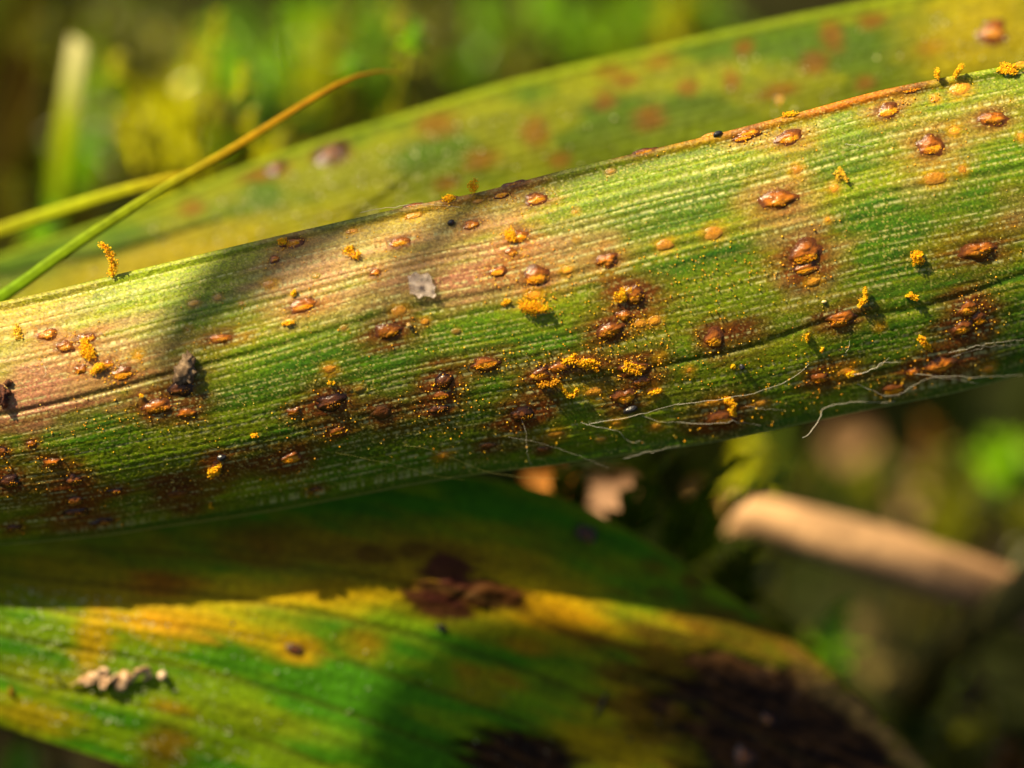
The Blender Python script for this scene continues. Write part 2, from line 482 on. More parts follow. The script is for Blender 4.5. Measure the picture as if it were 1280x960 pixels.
# stained areas and one painted rim shade: centre, half-sizes, tilt, colour key, strength
TAN, PINK, BROWN, DARK, OCHRE = (0.40, 0.27, 0.11), (0.36, 0.165, 0.095), (0.115, 0.034, 0.008), (0.045, 0.018, 0.007), (0.42, 0.29, 0.05)
STAINS_AND_SHADE = [
 (10,450,120,65,-14,TAN,0.65),(90,480,120,36,-14,PINK,0.85),(150,445,70,30,-14,TAN,0.5),(0,400,90,24,-14,OCHRE,0.55),(60,520,110,8,-13,BROWN,0.5),
 (385,345,60,34,-14,PINK,0.75),(360,330,70,38,-14,TAN,0.45),(400,385,60,22,-14,TAN,0.6),(560,330,110,40,-13,PINK,0.75),(520,285,120,26,-13,TAN,0.75),(640,345,90,30,-12,PINK,0.6),
 (730,300,60,18,-13,TAN,0.4),(560,260,110,14,-13,OCHRE,0.7),(470,350,40,36,-14,TAN,0.35),(700,335,90,14,-13,TAN,0.5),(860,300,70,14,-13,OCHRE,0.3),
 (985,165,40,34,-14,OCHRE,0.45),(973,255,46,36,-14,TAN,0.8),(1008,325,44,52,0,TAN,0.75),(1012,345,26,30,0,BROWN,0.6),(1165,200,46,46,0,TAN,0.7),(1225,300,60,22,-14,OCHRE,0.5),(1240,150,40,26,-14,TAN,0.5),
 (1270,270,26,30,0,PINK,0.4),(1210,395,44,44,0,BROWN,0.75),(930,420,40,26,-10,BROWN,0.95),(1050,466,40,18,-12,BROWN,0.85),(1180,455,50,22,-12,BROWN,0.5),(905,520,46,30,-12,BROWN,0.7),
 (785,385,48,40,0,BROWN,0.55),(715,470,60,24,-13,BROWN,0.4),(795,475,48,36,-5,BROWN,0.45),(655,522,44,28,-12,BROWN,0.9),(550,495,36,44,10,BROWN,0.85),(478,515,36,28,0,BROWN,0.7),(415,515,40,40,0,BROWN,0.7),
 (487,412,46,22,-14,BROWN,0.5),(230,490,40,44,0,BROWN,0.6),(222,612,44,28,-10,BROWN,0.95),(222,618,26,14,-10,DARK,0.6),(315,578,50,18,-10,BROWN,0.85),(365,575,30,22,-10,BROWN,0.7),(95,622,46,36,-10,BROWN,0.85),
 (20,600,50,26,-10,BROWN,0.6),(60,640,90,20,-10,(0.14,0.08,0.012),0.45),(610,556,40,16,-10,BROWN,0.5),
 (1000,140,120,9,-14,(0.42,0.15,0.02),1.0),(1080,118,80,9,-15,(0.42,0.15,0.02),1.0),(905,164,60,9,-14,(0.40,0.19,0.04),0.9),(640,233,80,9,-15,BROWN,0.5),(450,270,110,7,-13,(0.05,0.09,0.012),0.8),  # last entry: shade of the rolled rim painted as a dark green strip
]

def main_relief(U, T, Q):
    ph = rib_phase(U, T)
    fade = np.clip(np.minimum(T, 1 - T) * 25, 0, 1)
    amp = 0.5 + noise(ph * 0.37, U / 300) * 0.9
    H = 0.008 * amp * sstep(0.25, 0.6, noise(ph * 0.53 + 7, U / 500))  * np.cos(2 * math.pi * ph) * fade
    v = rib_coord(U, T)
    H += 0.05 * (noise(v * 13, U / 700) - 0.5) * fade + 0.02 * (noise(v * 30, U / 250, 4) - 0.5) * fade
    tf = FOLD(U)[..., 0]; t2 = FOLD2(U)[..., 0]
    H -= (0.045 + 0.03 * sstep(420, 200, U)) * np.exp(-((T - tf - 0.004) / 0.011) ** 2)
    H -= 0.05 * np.exp(-((T - t2) / 0.010) ** 2) * sstep(500, 900, U)
    for k, tt in enumerate((0.12, 0.21, 0.53, 0.62, 0.8, 0.9)):
        H -= 0.014 * np.exp(-((v - tt - 0.01 * (noise(U / 400, k) - 0.5)) / 0.006) ** 2)
    H += 0.07 * np.exp(-((T - 0.012) / 0.012) ** 2) - 0.05 * np.exp(-((T - 0.04) / 0.012) ** 2)
    H += 0.015 * np.exp(-((T - 0.99) / 0.008) ** 2) - 0.02 * np.exp(-((T - 0.965) / 0.012) ** 2)
    # cells: fine pebbling, elongated along the blade
    H += 0.017 * (noise(Q[..., 0] / 2.6, Q[..., 1] / 2.2, 1) - 0.5) + 0.012 * (noise(Q[..., 0] / 7, Q[..., 1] / 3.5, 2) - 0.5)
    H += 0.05 * (fbm(Q[..., 0] / 90, Q[..., 1] / 50, 5, 2) - 0.5)
    return H

def main_paint(U, T, Q, H):
    ph = rib_phase(U, T)
    g = fbm(Q[..., 0] / 140 + 3, Q[..., 1] / 40 + Q[..., 0] / 170, 2.0)
    c = np.zeros(U.shape + (3,)) + (0.075, 0.165, 0.006)
    c = mixc(c, (0.17, 0.235, 0.012), sstep(0.35, 0.7, g))
    c = mixc(c, (0.035, 0.105, 0.004), sstep(0.42, 0.68, fbm(Q[..., 0] / 240 + 9, ph / 3.0, 6.0)) * 0.9)
    c = mixc(c, (0.23, 0.28, 0.03), 0.55 * sstep(0.35, 0.02, T))          # paler green towards the upper margin
    strip = 0.5 - 0.5 * np.cos(2 * math.pi * ph)
    c = mixc(c, (0.36, 0.36, 0.07), 0.5 * strip ** 2 * (0.1 + 1.1 * noise(ph * 0.5, U / 60)) * (0.3 + noise(ph * 0.31 + 5, U / 300)))
    c = c * (0.82 + 0.36 * noise(ph * 1.7, U / 220, 3))[..., None]
    streak = 0.45 + 0.8 * noise(ph * 1.1, U / 45, 12)
    for k, (x, y, rx, ry, a, colr, s) in enumerate(STAINS_AND_SHADE):
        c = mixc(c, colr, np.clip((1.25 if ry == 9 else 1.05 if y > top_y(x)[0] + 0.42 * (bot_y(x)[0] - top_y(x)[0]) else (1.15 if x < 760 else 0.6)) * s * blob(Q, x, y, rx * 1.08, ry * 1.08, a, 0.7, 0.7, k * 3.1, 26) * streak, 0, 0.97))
    for k, (x, y, w, h, kind) in enumerate(PUSTULES):
        t0 = (y - top_y(x)[0]) / (bot_y(x)[0] - top_y(x)[0])
        if kind in ('open', 'dome', 'dark'):
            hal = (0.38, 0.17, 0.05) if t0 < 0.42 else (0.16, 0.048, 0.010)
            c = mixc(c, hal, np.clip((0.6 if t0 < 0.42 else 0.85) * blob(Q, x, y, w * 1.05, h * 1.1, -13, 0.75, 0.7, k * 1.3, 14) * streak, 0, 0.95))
            c = mixc(c, BROWN, 0.75 * blob(Q, x, y, w * 0.62, h * 0.66, -13, 0.4, 0.3, k * 1.3, 10))
        elif kind == 'flat':
            c = mixc(c, (0.46, 0.24, 0.02), 0.75 * blob(Q, x, y, w * 0.62, h * 0.72, -13, 0.8, 0.5, k, 10))
        elif kind == 'deep':
            c = mixc(c, BROWN, 0.8 * blob(Q, x, y, w * 0.8, h * 0.9, -13, 0.5, 0.4, k, 10))
        else:
            c = mixc(c, (0.34, 0.20, 0.03), 0.6 * blob(Q, x, y, w * 0.6, h * 0.7, -13, 0.5, 0.4, k, 10))
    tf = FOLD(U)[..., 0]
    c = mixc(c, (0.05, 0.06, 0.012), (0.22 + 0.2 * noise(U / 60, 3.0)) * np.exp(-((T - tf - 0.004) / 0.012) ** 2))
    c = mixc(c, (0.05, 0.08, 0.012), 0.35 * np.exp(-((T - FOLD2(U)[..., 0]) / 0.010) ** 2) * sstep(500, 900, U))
    row = np.floor(ph)
    dash = sstep(0.40, 0.62, noise(U / 2.7, row * 7.7)) * sstep(0.25, 0.6, noise(U / 130, row * 3.3 + 40))
    c = mixc(c, (0.62, 0.62, 0.30), 0.8 * strip ** 7 * dash * np.clip(np.minimum(T, 1 - T) * 30, 0, 1))        # rows of pale stomata
    # epidermal cells
    cell = noise(Q[..., 0] / 2.6, Q[..., 1] / 1.9, 7)
    c = c * (0.62 + 0.76 * cell)[..., None]
    c = mixc(c, (0.55, 0.50, 0.20), 0.5 * sstep(0.78, 0.94, noise(Q[..., 0] / 2.4 + 50, Q[..., 1] / 1.8, 9)))
    c = mixc(c, (0.05, 0.10, 0.006), 0.6 * sstep(0.955, 0.985, T))
    c = mixc(c, (0.40, 0.44, 0.18), 0.5 * sstep(0.990, 0.998, T))
    glit = sstep(0.80, 0.93, noise(Q[..., 0] / 1.7 + 9, Q[..., 1] / 1.6, 15)) * (0.25 + 0.9 * sstep(0.4, 0.65, fbm(Q[..., 0] / 60, Q[..., 1] / 30, 16, 2)))
    c = mixc(c, (0.80, 0.66, 0.25), np.clip(0.5 * glit, 0, 1))  # gold glitter painted into the leaf colour
    return c

leaf_base = P(-1500, 600, 10)
leaf = empty('strap_leaf', leaf_base)
tag(leaf, 'ribbed green strap leaf thickly dotted with orange rust pustules, lying across the others', 'leaf')
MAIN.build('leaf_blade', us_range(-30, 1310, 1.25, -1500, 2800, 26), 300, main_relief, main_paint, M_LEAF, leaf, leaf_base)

SPOREC = np.array([(0.85, 0.42, 0.010), (0.90, 0.50, 0.015), (0.80, 0.34, 0.008), (0.92, 0.58, 0.03)])

def build_pustule(rib, px, py, w, h, kind, parent, parent_at, seed, soft=False):
    rs = np.random.default_rng(seed)
    p, al, dn, nn = rib.frame(px, py)
    sz = {'flat': 0.8, 'faint': 0.85}.get(kind, 0.88)
    a, b = w / 64.0 * sz, h / 64.0 * sz * 1.02
    hh = {'dome': 0.36, 'open': 0.30, 'dark': 0.30, 'flat': 0.13, 'faint': 0.12, 'deep': 0.16}[kind] * min(b * 1.15, a)
    nr, nth = 12, 32
    r = np.linspace(0, 1.32, nr + 1)[1:]
    th = np.arange(nth) * 2 * math.pi / nth
    R, TH = np.meshgrid(r, th, indexing='ij')
    rim = 1 + (0.34 if kind in ('dome', 'open', 'dark') else 0.14) * (noise(np.cos(th) * 1.6 + seed, np.sin(th) * 1.6 + seed * 0.7) - 0.5) * 2
    pinch = 1 - 0.18 * np.abs(np.cos(th)) ** 6                    # pointed along the blade
    x = a * R * np.cos(TH) * rim; y = b * R * np.sin(TH) * rim * (pinch * 0 + 1)
    z = hh * np.clip(1 - R ** 2, 0, 1) ** (0.75 if kind != 'flat' else 1.0) + 0.12 * hh * (1 - (R / 1.32) ** 2) - 0.03 * sstep(1.1, 1.32, R)
    lump = noise(x / 0.16 + seed, y / 0.10, seed) - 0.5
    z += lump * (0.45 if kind in ('dome', 'open', 'dark') else 0.2) * hh * sstep(1.15, 0.7, R) + 0.16 * hh * (noise(x / 0.06 + seed, y / 0.05, seed + 5) - 0.5)
    C = np.zeros(R.shape + (3,))
    ed = sstep(0.55, 1.05, R)
    jit = rs.uniform(0.65, 1.35)
    if kind == 'dome':
        C = C + np.array((0.42, 0.13, 0.006)) * jit
        C = mixc(C, (0.78, 0.33, 0.012), 0.85 * np.exp(-(((x) / (0.75 * a)) ** 2 + ((y - 0.35 * b) / (0.35 * b)) ** 2) * 1.2))  # orange lower face: light passing through the blister, painted in
        C = mixc(C, (0.08, 0.024, 0.005), ed * 0.85)
        C = mixc(C, (0.09, 0.03, 0.008), 0.55 * sstep(0.55, 0.75, noise(x / 0.2 + seed, y / 0.05, seed + 2)))
    elif kind == 'open':
        y0 = rs.uniform(0.1, 0.45) * b  # opening sits low so its orange mimics light glowing through the skin
        gape = rs.uniform(0.75, 1.35)
        m = np.sqrt((x / (0.80 * a)) ** 2 + ((y - y0) / (0.52 * b)) ** 2) / gape + 0.7 * (noise(x / 0.15, y / 0.1, seed) - 0.5)
        cr = 1 - sstep(0.75, 1.0, m)
        z -= 0.18 * hh * cr
        z += 0.10 * hh * np.exp(-((m - 1.05) / 0.14) ** 2) * sstep(1.2, 0.9, R)
        C = C + np.array((0.28, 0.085, 0.006)) * jit
        C = mixc(C, (0.08, 0.024, 0.005), ed * 0.85)
        C = mixc(C, (0.74, 0.32, 0.012), cr * 0.95)
    elif kind == 'dark':
        C = C + np.array((0.085, 0.028, 0.008)) * jit
        C = mixc(C, (0.30, 0.10, 0.012), 0.7 * sstep(0.5, 0.75, noise(x / 0.14 + seed, y / 0.1, seed + 2)))
        C = mixc(C, (0.03, 0.011, 0.005), ed)
    elif kind == 'flat':
        C = C + np.array((0.62, 0.27, 0.014)) * jit
        C = mixc(C, (0.40, 0.20, 0.02), ed * 0.8)
    elif kind == 'deep':
        C = C + np.array((0.13, 0.042, 0.008)) * jit
        C = mixc(C, (0.07, 0.035, 0.008), ed)
    else:
        C = C + np.array((0.40, 0.22, 0.02)) * jit
        C = mixc(C, (0.25, 0.20, 0.03), ed)
    V = p + x[..., None] * al + y[..., None] * dn + z[..., None] * nn
    apex = p + nn * (z[0].mean())
    verts = np.concatenate([V.reshape(-1, 3), apex[None]])
    cols = np.concatenate([C.reshape(-1, 3), C[0].mean(0)[None]])
    i = np.arange(nr - 1)[:, None] * nth; j = np.arange(nth)[None]; j2 = (j + 1) % nth
    quads = np.stack([i + j, i + nth + j, i + nth + j2, i + j2], -1).reshape(-1, 4)
    tri = np.stack([np.full(nth, len(verts) - 1), np.arange(nth), (np.arange(nth) + 1) % nth, (np.arange(nth) + 1) % nth], -1)
    me_f = quads.tolist() + [t[:3].tolist() for t in tri]
    nz = np.cross(dn, al) @ nn
    me = bpy.data.meshes.new('pustule')
    me.from_pydata(((verts - p) * MM).tolist(), [], [f[::-1] for f in me_f] if nz > 0 else me_f)
    me.polygons.foreach_set('use_smooth', np.ones(len(me.polygons), bool))
    at = me.color_attributes.new('pigment', 'FLOAT_COLOR', 'POINT')
    cc = np.ones((len(verts), 4), np.float32); cc[:, :3] = np.clip(cols, 0, 1)
    at.data.foreach_set('color', cc.ravel())
    o = link('pustule', me, M_PUSTULE, parent, p - parent_at)
    # powdery spores bursting out, set low to imitate light shining through
    n = {'open': int(30 + w * h / 6), 'dome': int(w * h / 45), 'dark': int(w * h / 30)}.get(kind, 0)
    if n:
        ang = rs.uniform(0, 2 * math.pi, n); rad = np.sqrt(rs.uniform(0, 1, n))
        if kind == 'open':
            gx, gy = 0.78 * a * rad * np.cos(ang), y0 + 0.5 * b * rad * np.sin(ang)
            gz = hh * (0.80 + 0.2 * rs.uniform(-1, 1, n)) * (1 - 0.55 * rad ** 2)
        else:
            k0 = rs.uniform(-0.5, 0.5)
            gx, gy = a * (k0 + 0.6 * rad * np.cos(ang)), b * (0.45 + 0.6 * rad * np.sin(ang))
            gz = hh * np.clip(1 - (gx / a) ** 2 - (gy / b) ** 2, 0.02, 1) ** 0.62 + 0.01
        pts = gx[:, None] * al + gy[:, None] * dn + gz[:, None] * nn
        dim = 0.75 if kind == 'dark' else 1.0
        v, f, c = scatter(ICO0, pts, rs.uniform(0.012, 0.028, n), SPOREC[rs.integers(0, 4, n)] * np.array((0.95, 0.8, 0.9)) * dim * rs.uniform(0.7, 1.1, (n, 1)), 0.2)
        link('spore_mass', mesh_from('spore_mass', v, f, c), M_SPORE, o)
    return o

for k, (x, y, w, h, kind) in enumerate(PUSTULES):
    build_pustule(MAIN, x, y, w, h, kind, leaf, leaf_base, 100 + k)

# a dusting of spores: too many to count
def dust():
    pts, rad, col = [], [], []
    def add(px, py, r, c):
        t = (py - top_y(px)[..., 0]) / (bot_y(px)[..., 0] - top_y(px)[..., 0])
        ok = (t > 0.01) & (t < 0.985) & (px > -25) & (px < 1300)
        pts.append(MAIN.point(px[ok], t[ok], 0.015)); rad.append(r[ok]); col.append(c[ok])
    n = 1800
    px = RNG.uniform(-20, 1300, n); t = RNG.uniform(0.01, 0.98, n)
    keep = RNG.uniform(0, 1, n) < 0.25 + 1.0 * sstep(0.4, 0.7, fbm(px / 90, t * 6, 4.0))
    px, t = px[keep], t[keep]
    py = top_y(px)[..., 0] * (1 - t) + bot_y(px)[..., 0] * t
    add(px, py, 0.009 + 0.020 * RNG.uniform(0, 1, len(px)) ** 2, np.array((0.80, 0.60, 0.16)) * RNG.uniform(0.6, 1.15, (len(px), 1)))
    for (x, y, w, h, kind) in PUSTULES:
        n = {'open': 30, 'dome': 13, 'dark': 12}.get(kind, 2)
        px = x + RNG.normal(0, w * 0.62, n) + RNG.uniform(-4, 6); py = y + RNG.normal(0, h * 0.75, n) - (px - x) * 0.2 + 3
        add(px, py, RNG.uniform(0.016, 0.042, n) * RNG.uniform(0.6, 1.1, n), SPOREC[RNG.integers(0, 4, n)] * RNG.uniform(0.7, 1.05, (n, 1)))
    for (x, y, sx, sy, n) in ((130, 530, 40, 14, 60), (860, 350, 60, 26, 90), (740, 440, 60, 20, 120), (1060, 470, 60, 30, 90), (930, 480, 50, 30, 60), (560, 520, 60, 30, 60), (700, 360, 40, 30, 80), (800, 420, 40, 30, 90), (900, 330, 50, 18, 50)):
        px = RNG.normal(x, sx, n); py = RNG.normal(y, sy, n)
        add(px, py, RNG.uniform(0.012, 0.036, n), SPOREC[RNG.integers(0, 4, n)] * RNG.uniform(0.7, 1.05, (n, 1)))
    return scatter(ICO0, np.concatenate(pts) - leaf_base, np.concatenate(rad), np.concatenate(col), 0.1)
v, f, c = dust()
d_o = link('spore_dust', mesh_from('spore_dust', v, f, c), M_GRAIN, None, leaf_base)
tag(d_o, 'fine golden spore dust sprinkled over the ribbed leaf', 'spore dust', kind='stuff')

# ------------------------------------------------------------------ things lying on the spotted leaf
def clump_mesh(rib, path, thick, n, seed, foot=None, colr=None, rr=(0.016, 0.036)):
    thick, n = thick * 1.1 + 5, int(n * 4.8)
    """granular clump along a pixel path; each path row is px, py, lift in mm above the leaf"""
    rs = np.random.default_rng(seed)
    path = np.asarray(path, float)
    fp, al, dn, nn = rib.frame(*(foot if foot else path[0, :2]))
    u, t = rib.find(*(foot if foot else path[0, :2])); dfoot = float(rib.depth(u, t))
    th = thick / 64.0
    base = []
    for x, y, l in path:
        if foot:
            base.append(P(x, y, dfoot) + nn * l)
        else:
            u, t = rib.find(x, y); base.append(rib.point(u, t) + nn * l * 0.5)
    base = np.array(base)
    if len(base) > 1:
        s = rs.uniform(0, len(base) - 1, n); i = np.minimum(s.astype(int), len(base) - 2); q = (s - i)[:, None]
        cen = base[i] * (1 - q) + base[i + 1] * q
    else:
        cen = np.repeat(base, n, 0)
    dirs = rs.normal(0, 1, (n, 3)); dirs /= np.linalg.norm(dirs, axis=1)[:, None]
    m = rs.uniform(0.1, 1, (n, 1)) ** 0.5
    ns = max(3, int(thick / 3.5))
    sub = rs.normal(0, 1, (ns, 3)); sub /= np.linalg.norm(sub, axis=1)[:, None]
    sub *= th * rs.uniform(0.1, 0.85, (ns, 1))
    ss = th * rs.uniform(0.22, 0.55, (ns, 1)); w = (ss[:, 0] ** 2); w /= w.sum()
    pick = rs.choice(ns, n, p=w)
    off = sub[pick] + dirs * m * ss[pick]
    up = off @ nn
    off += nn * (np.abs(up) * 0.6 - up)[:, None] + nn * 0.01
    pts = cen + off
    cols = SPOREC[rs.integers(0, 4, n)] * rs.uniform(0.8, 1.12, (n, 1)) if colr is None else np.array(colr) * rs.uniform(0.7, 1.2, (n, 1))
    v, f, c = scatter(ICO0, pts, rr[0] * 0.7 + (rr[1] - rr[0] * 0.7) * rs.uniform(0, 1, n) ** 1.8, cols, 0.4)
    return v, f, c, fp

CLUMPS = [  # pixel path, thickness, grains, foot, label
 ([(141,348,0.05),(146,338,0.3),(142,326,0.5),(133,318,0.6)],13,150,(143,349),'curled yellow spore clump standing up on the leaf rim beside the thin arching blade'),
 ([(118,445,0.1),(110,438,0.2),(106,431,0.15)],19,150,None,'largest bright yellow spore lump, on the pinkish stretch of the ribbed leaf'),
 ([(121,464,0.1),(127,458,0.15)],15,90,None,'squarish yellow spore lump just below the largest one on the pink stretch'),
 ([(652,380,0.05),(664,384,0.1),(678,382,0.05)],24,190,None,'wide ragged yellow spore heap hanging under a rust pustule'),
 ([(633,376,0.02)],10,24,None,'single round yellow spore bead beside the wide ragged spore heap'),
 ([(777,374,0.1),(780,362,0.25)],17,100,None,'yellow spore lump leaning on a brown dome pustule'),
 ([(636,287,0.05),(640,298,0.1)],12,60,None,'small yellow spore lump at the end of a pustule above the paired pustules'),
 ([(440,317,0.05)],19,70,None,'round yellow spore tuft alone near the grey-brown shaded band'),
 ([(352,303,0.05),(360,302,0.1)],11,50,None,'small yellow spore crumb on the upper leaf rim beside a split pustule'),
 ([(367,369,0.05)],11,34,None,'small yellow spore crumb sitting on top of a long split pustule'),
 ([(356,406,0.03),(365,404,0.03)],8,30,None,'flat yellow spore crumb below a long split pustule on the tan stretch'),
 ([(556,249,0.1),(566,245,0.15)],12,60,None,'yellow spore heap on the leaf rim, first of two near the black speck'),
 ([(591,240,0.2),(597,233,0.3)],14,60,(597,242),'yellow spore knob standing up from the leaf rim'),
 ([(984,144,0.1),(997,142,0.1)],9,40,None,'thin yellow spore streak along the orange-brown rim'),
 ([(1174,98,0.1),(1173,90,0.3)],10,44,(1176,99),'yellow spore knob on the rim, first of two side by side'),
 ([(1194,97,0.1),(1197,90,0.25),(1203,86,0.35)],9,50,(1196,95),'leaning yellow spore knob on the rim, taller of two side by side'),
 ([(1248,88,0.1),(1258,89,0.15),(1268,90,0.1)],15,110,None,'broad yellow spore heap on the upper rim past the two knobs'),
 ([(1050,214,0.05),(1056,223,0.08)],12,56,None,'pale yellow spore tuft between the smooth green ribs'),
 ([(1141,322,0.05),(1150,321,0.06)],17,110,None,'flat round yellow spore tuft alone on clean green leaf'),
 ([(1076,379,0.02),(1084,371,0.12),(1082,360,0.2)],11,80,None,'upright hooked yellow spore strand on green leaf'),
 ([(1139,371,0.05)],12,40,None,'small yellow spore dot level with the hooked strand'),
 ([(1153,424,0.06),(1161,433,0.08)],16,110,None,'yellow spore heap in two lobes beside the split pustule cluster'),
 ([(1008,416,0.03),(1006,424,0.05)],7,26,None,'tiny upright yellow spore crumb above the silk fibres'),
 ([(1028,439,0.02)],6,12,None,'tiniest yellow spore crumb just above the long brown stain'),
 ([(905,497,0.15),(914,502,0.3),(914,514,0.2)],14,120,None,'bright yellow spore plume rising above a dark pustule near the lower rim'),
 ([(1060,467,0.1),(1068,465,0.1)],10,44,None,'yellow spore crumb at the end of the fibres on the long brown stain'),
 ([(704,452,0.06),(713,449,0.1),(717,444,0.1)],10,70,None,'yellow spore ridge joining two pustules in the densest cluster'),
 ([(724,455,0.08),(734,452,0.12),(742,457,0.08)],17,120,None,'loose yellow spore heap covering a pustule in the densest cluster'),
 ([(676,482,0.04),(688,482,0.06),(696,479,0.06)],12,90,None,'dull ochre spore crust under the split pustule in the densest cluster'),
 ([(698,478,0.06),(704,486,0.1),(710,494,0.12),(719,492,0.12),(720,484,0.12)],8,110,None,'hooked yellow spore chain in the densest cluster'),
 ([(780,456,0.06),(790,459,0.1),(800,463,0.06)],13,100,None,'yellow spore heap filling a split pustule above the black seed'),
 ([(813,491,0.05),(822,488,0.05)],9,44,None,'yellow spore ring of grains beside the black seed'),
 ([(268,583,0.1),(267,590,0.12)],15,90,None,'yellow spore heap beside a black bead in the shaded lower half'),
 ([(321,544,0.03)],8,20,None,'lone small yellow spore crumb in the shaded green lower half'),
 ([(917,459,0.04)],8,24,None,'tiny spore crumb touching a black bead on green leaf'),
 ([(512,406,0.05)],8,26,None,'pale buff crumb beside a dark dome pustule'),
 ([(23,408,0.04),(26,424,0.04)],9,50,None,'pale yellow spore smear on the tan end of the ribbed leaf'),
 ([(177,493,0.03)],6,14,None,'tiny orange spore crumb above a glossy brown pustule'),
 ([(412,478,0.03)],6,14,None,'tiny orange spore crumb between an amber spot and a dark pustule'),
 ([(262,632,0.02)],5,8,None,'minute spore crumb near the lower rim'),
]
for k, (path, th, n, foot, lab) in enumerate(CLUMPS):
    pale = (0.62, 0.42, 0.20) if 'buff' in lab else ((0.75, 0.48, 0.10) if 'pale' in lab else ((0.55, 0.27, 0.03) if 'ochre' in lab else None))
    v, f, c, fp = clump_mesh(MAIN, path, th, n, 500 + k, foot, pale)
    o, _ = origin_mesh('spore_clump', v, f, c, M_SPORE, base=fp)
    tag(o, lab, 'spore clump', 'spore clumps on the ribbed leaf')

FIBRES = [
 ([(1003,547,1.6),(1006,546,1.5),(1015,538,1.3),(1026,519,0.7),(1030,511,0.3),(1052,504,0.08),(1078,503,0.10),(1100,503,0.06),(1119,502,0.02)],0.016,'white fibre bent over the lower rim with its loose end dangling'),
 ([(846,506,0.05),(884,501,0.2),(924,495,0.25),(961,486,0.2),(984,476,0.25),(1001,465,0.15),(1011,455,0.05)],0.011,'long silky fibre sweeping past the bright spore plume'),
 ([(1066,469,0.1),(1085,464,0.3),(1102,455,0.3),(1126,453,0.05)],0.013,'short white double fibre springing from the long brown stain'),
 ([(1064,468,0.1),(1080,466,0.25),(1098,458,0.2),(1112,447,0.05)],0.010,'short white fibre twisted with the one from the long brown stain'),
 ([(1072,480,0.04),(1085,486,0.15),(1112,495,0.2),(1126,493,0.25),(1139,482,0.2),(1162,473,0.12),(1203,476,0.15),(1223,480,0.03)],0.010,'wavy white fibre looping under a small split pustule'),
 ([(1142,467,0.05),(1172,470,0.2),(1220,471,0.25),(1278,469,0.1)],0.010,'straight pale fibre running out along the lower rim'),
 ([(1186,441,0.05),(1236,429,0.3),(1282,424,0.1)],0.010,'pale fibre above the dome pustule, first of two running together'),
 ([(1190,446,0.05),(1230,434,0.25),(1276,431,0.1)],0.008,'fainter pale fibre beside the one above the dome pustule'),
 ([(1057,441,0.02),(1061,433,0.2),(1062,426,0.05)],0.009,'very short curved white hair on the green leaf'),
 ([(736,530,0.04),(786,521,0.25),(806,516,0.3),(850,504,0.05)],0.012,'pale fibre passing under the black seed'),
 ([(726,528,0.03),(750,535,0.18),(776,542,0.2),(778,546,0.2),(795,553,0.2),(799,551,0.2),(806,557,0.04)],0.010,'kinked pale fibre below the black seed'),
 ([(504,557,0.04),(531,560,0.2),(564,572,0.25),(608,590,0.3),(640,596,0.2),(700,598,0.5)],0.010,'long yellowish fibre slanting down to the lower rim'),
 ([(420,566,0.03),(480,578,0.15),(540,594,0.25),(580,600,0.05)],0.007,'faint dim fibre in the shaded lower half'),
 ([(652,524,0.05),(657,541,0.12),(659,566,0.12),(664,582,0.04)],0.010,'upright fibre trailing down from a dark pustule'),
 ([(635,546,0.03),(690,558,0.15),(760,585,0.6)],0.006,'faint cobweb fibre leaving the lower rim'),
 ([(230,548,0.05),(279,565,0.2),(312,589,0.2),(340,602,0.05)],0.007,'thin dull fibre crossing a brown stain'),
 ([(450,266,0.02),(487,259,0.2),(538,256,0.25),(575,259,0.03)],0.014,'pale fibre lying along the upper rim'),
 ([(850,528,0.03),(890,530,0.2),(920,527,0.25),(951,532,0.05)],0.011,'white fibre across the dark pustule near the lower rim'),
 ([(931,507,0.03),(955,511,0.15),(981,513,0.03)],0.008,'short faint fibre beside the bright spore plume'),
 ([(803,520,0.03),(826,527,0.15),(850,527,0.05)],0.008,'short fibre forking from the one under the black seed'),
 ([(780,573,0.05),(824,562,0.2),(850,557,0.05)],0.009,'pale fibre stuck to the lower rim'),
 ([(1056,180,0.02),(1075,182,0.15),(1093,183,0.03)],0.011,'short whitish fibre on the bright upper half'),
 ([(55,457,0.03),(58,466,0.15),(54,472,0.03)],0.010,'tiny white hair on the pink stretch'),
 ([(148,470,0.1),(147,477,0.2),(152,483,0.1)],0.014,'orange shred hanging from a split pustule on the pink stretch'),
]
for k, (path, rad, lab) in enumerate(FIBRES):
    pts = []
    for x, y, l in path:
        ty, by = top_y(x)[0], bot_y(x)[0]
        t = min(max((y - ty) / (by - ty), 0.0), 1.0)
        pts.append(P(x, y, float(main_depth(x, t)) - l - 0.02))
    pts = smooth_path(pts, 44)
    wob = np.stack([noise(np.arange(44) / 3.0, k * 7.7 + q) - 0.5 for q in range(3)], -1) * 0.09 * np.sin(np.linspace(0, math.pi, 44))[:, None]
    if any(q in lab for q in ('faint', 'dim', 'dull', 'yellowish', 'cobweb')):
        rad *= 0.7
    rad *= 0.6
    v, f = tube(pts + wob, rad * np.linspace(1.1, 0.6, 44), 5)
    col = (0.75, 0.30, 0.03) if 'orange' in lab else ((0.42, 0.40, 0.16) if ('yellowish' in lab or 'dull' in lab or 'dim' in lab) else (0.80, 0.76, 0.64))
    o, _ = origin_mesh('fibre', v, f, np.tile(col, (len(v), 1)), M_FIBRE, base=pts[0])
    tag(o, lab, 'fibre', 'loose fibres on the ribbed leaf')

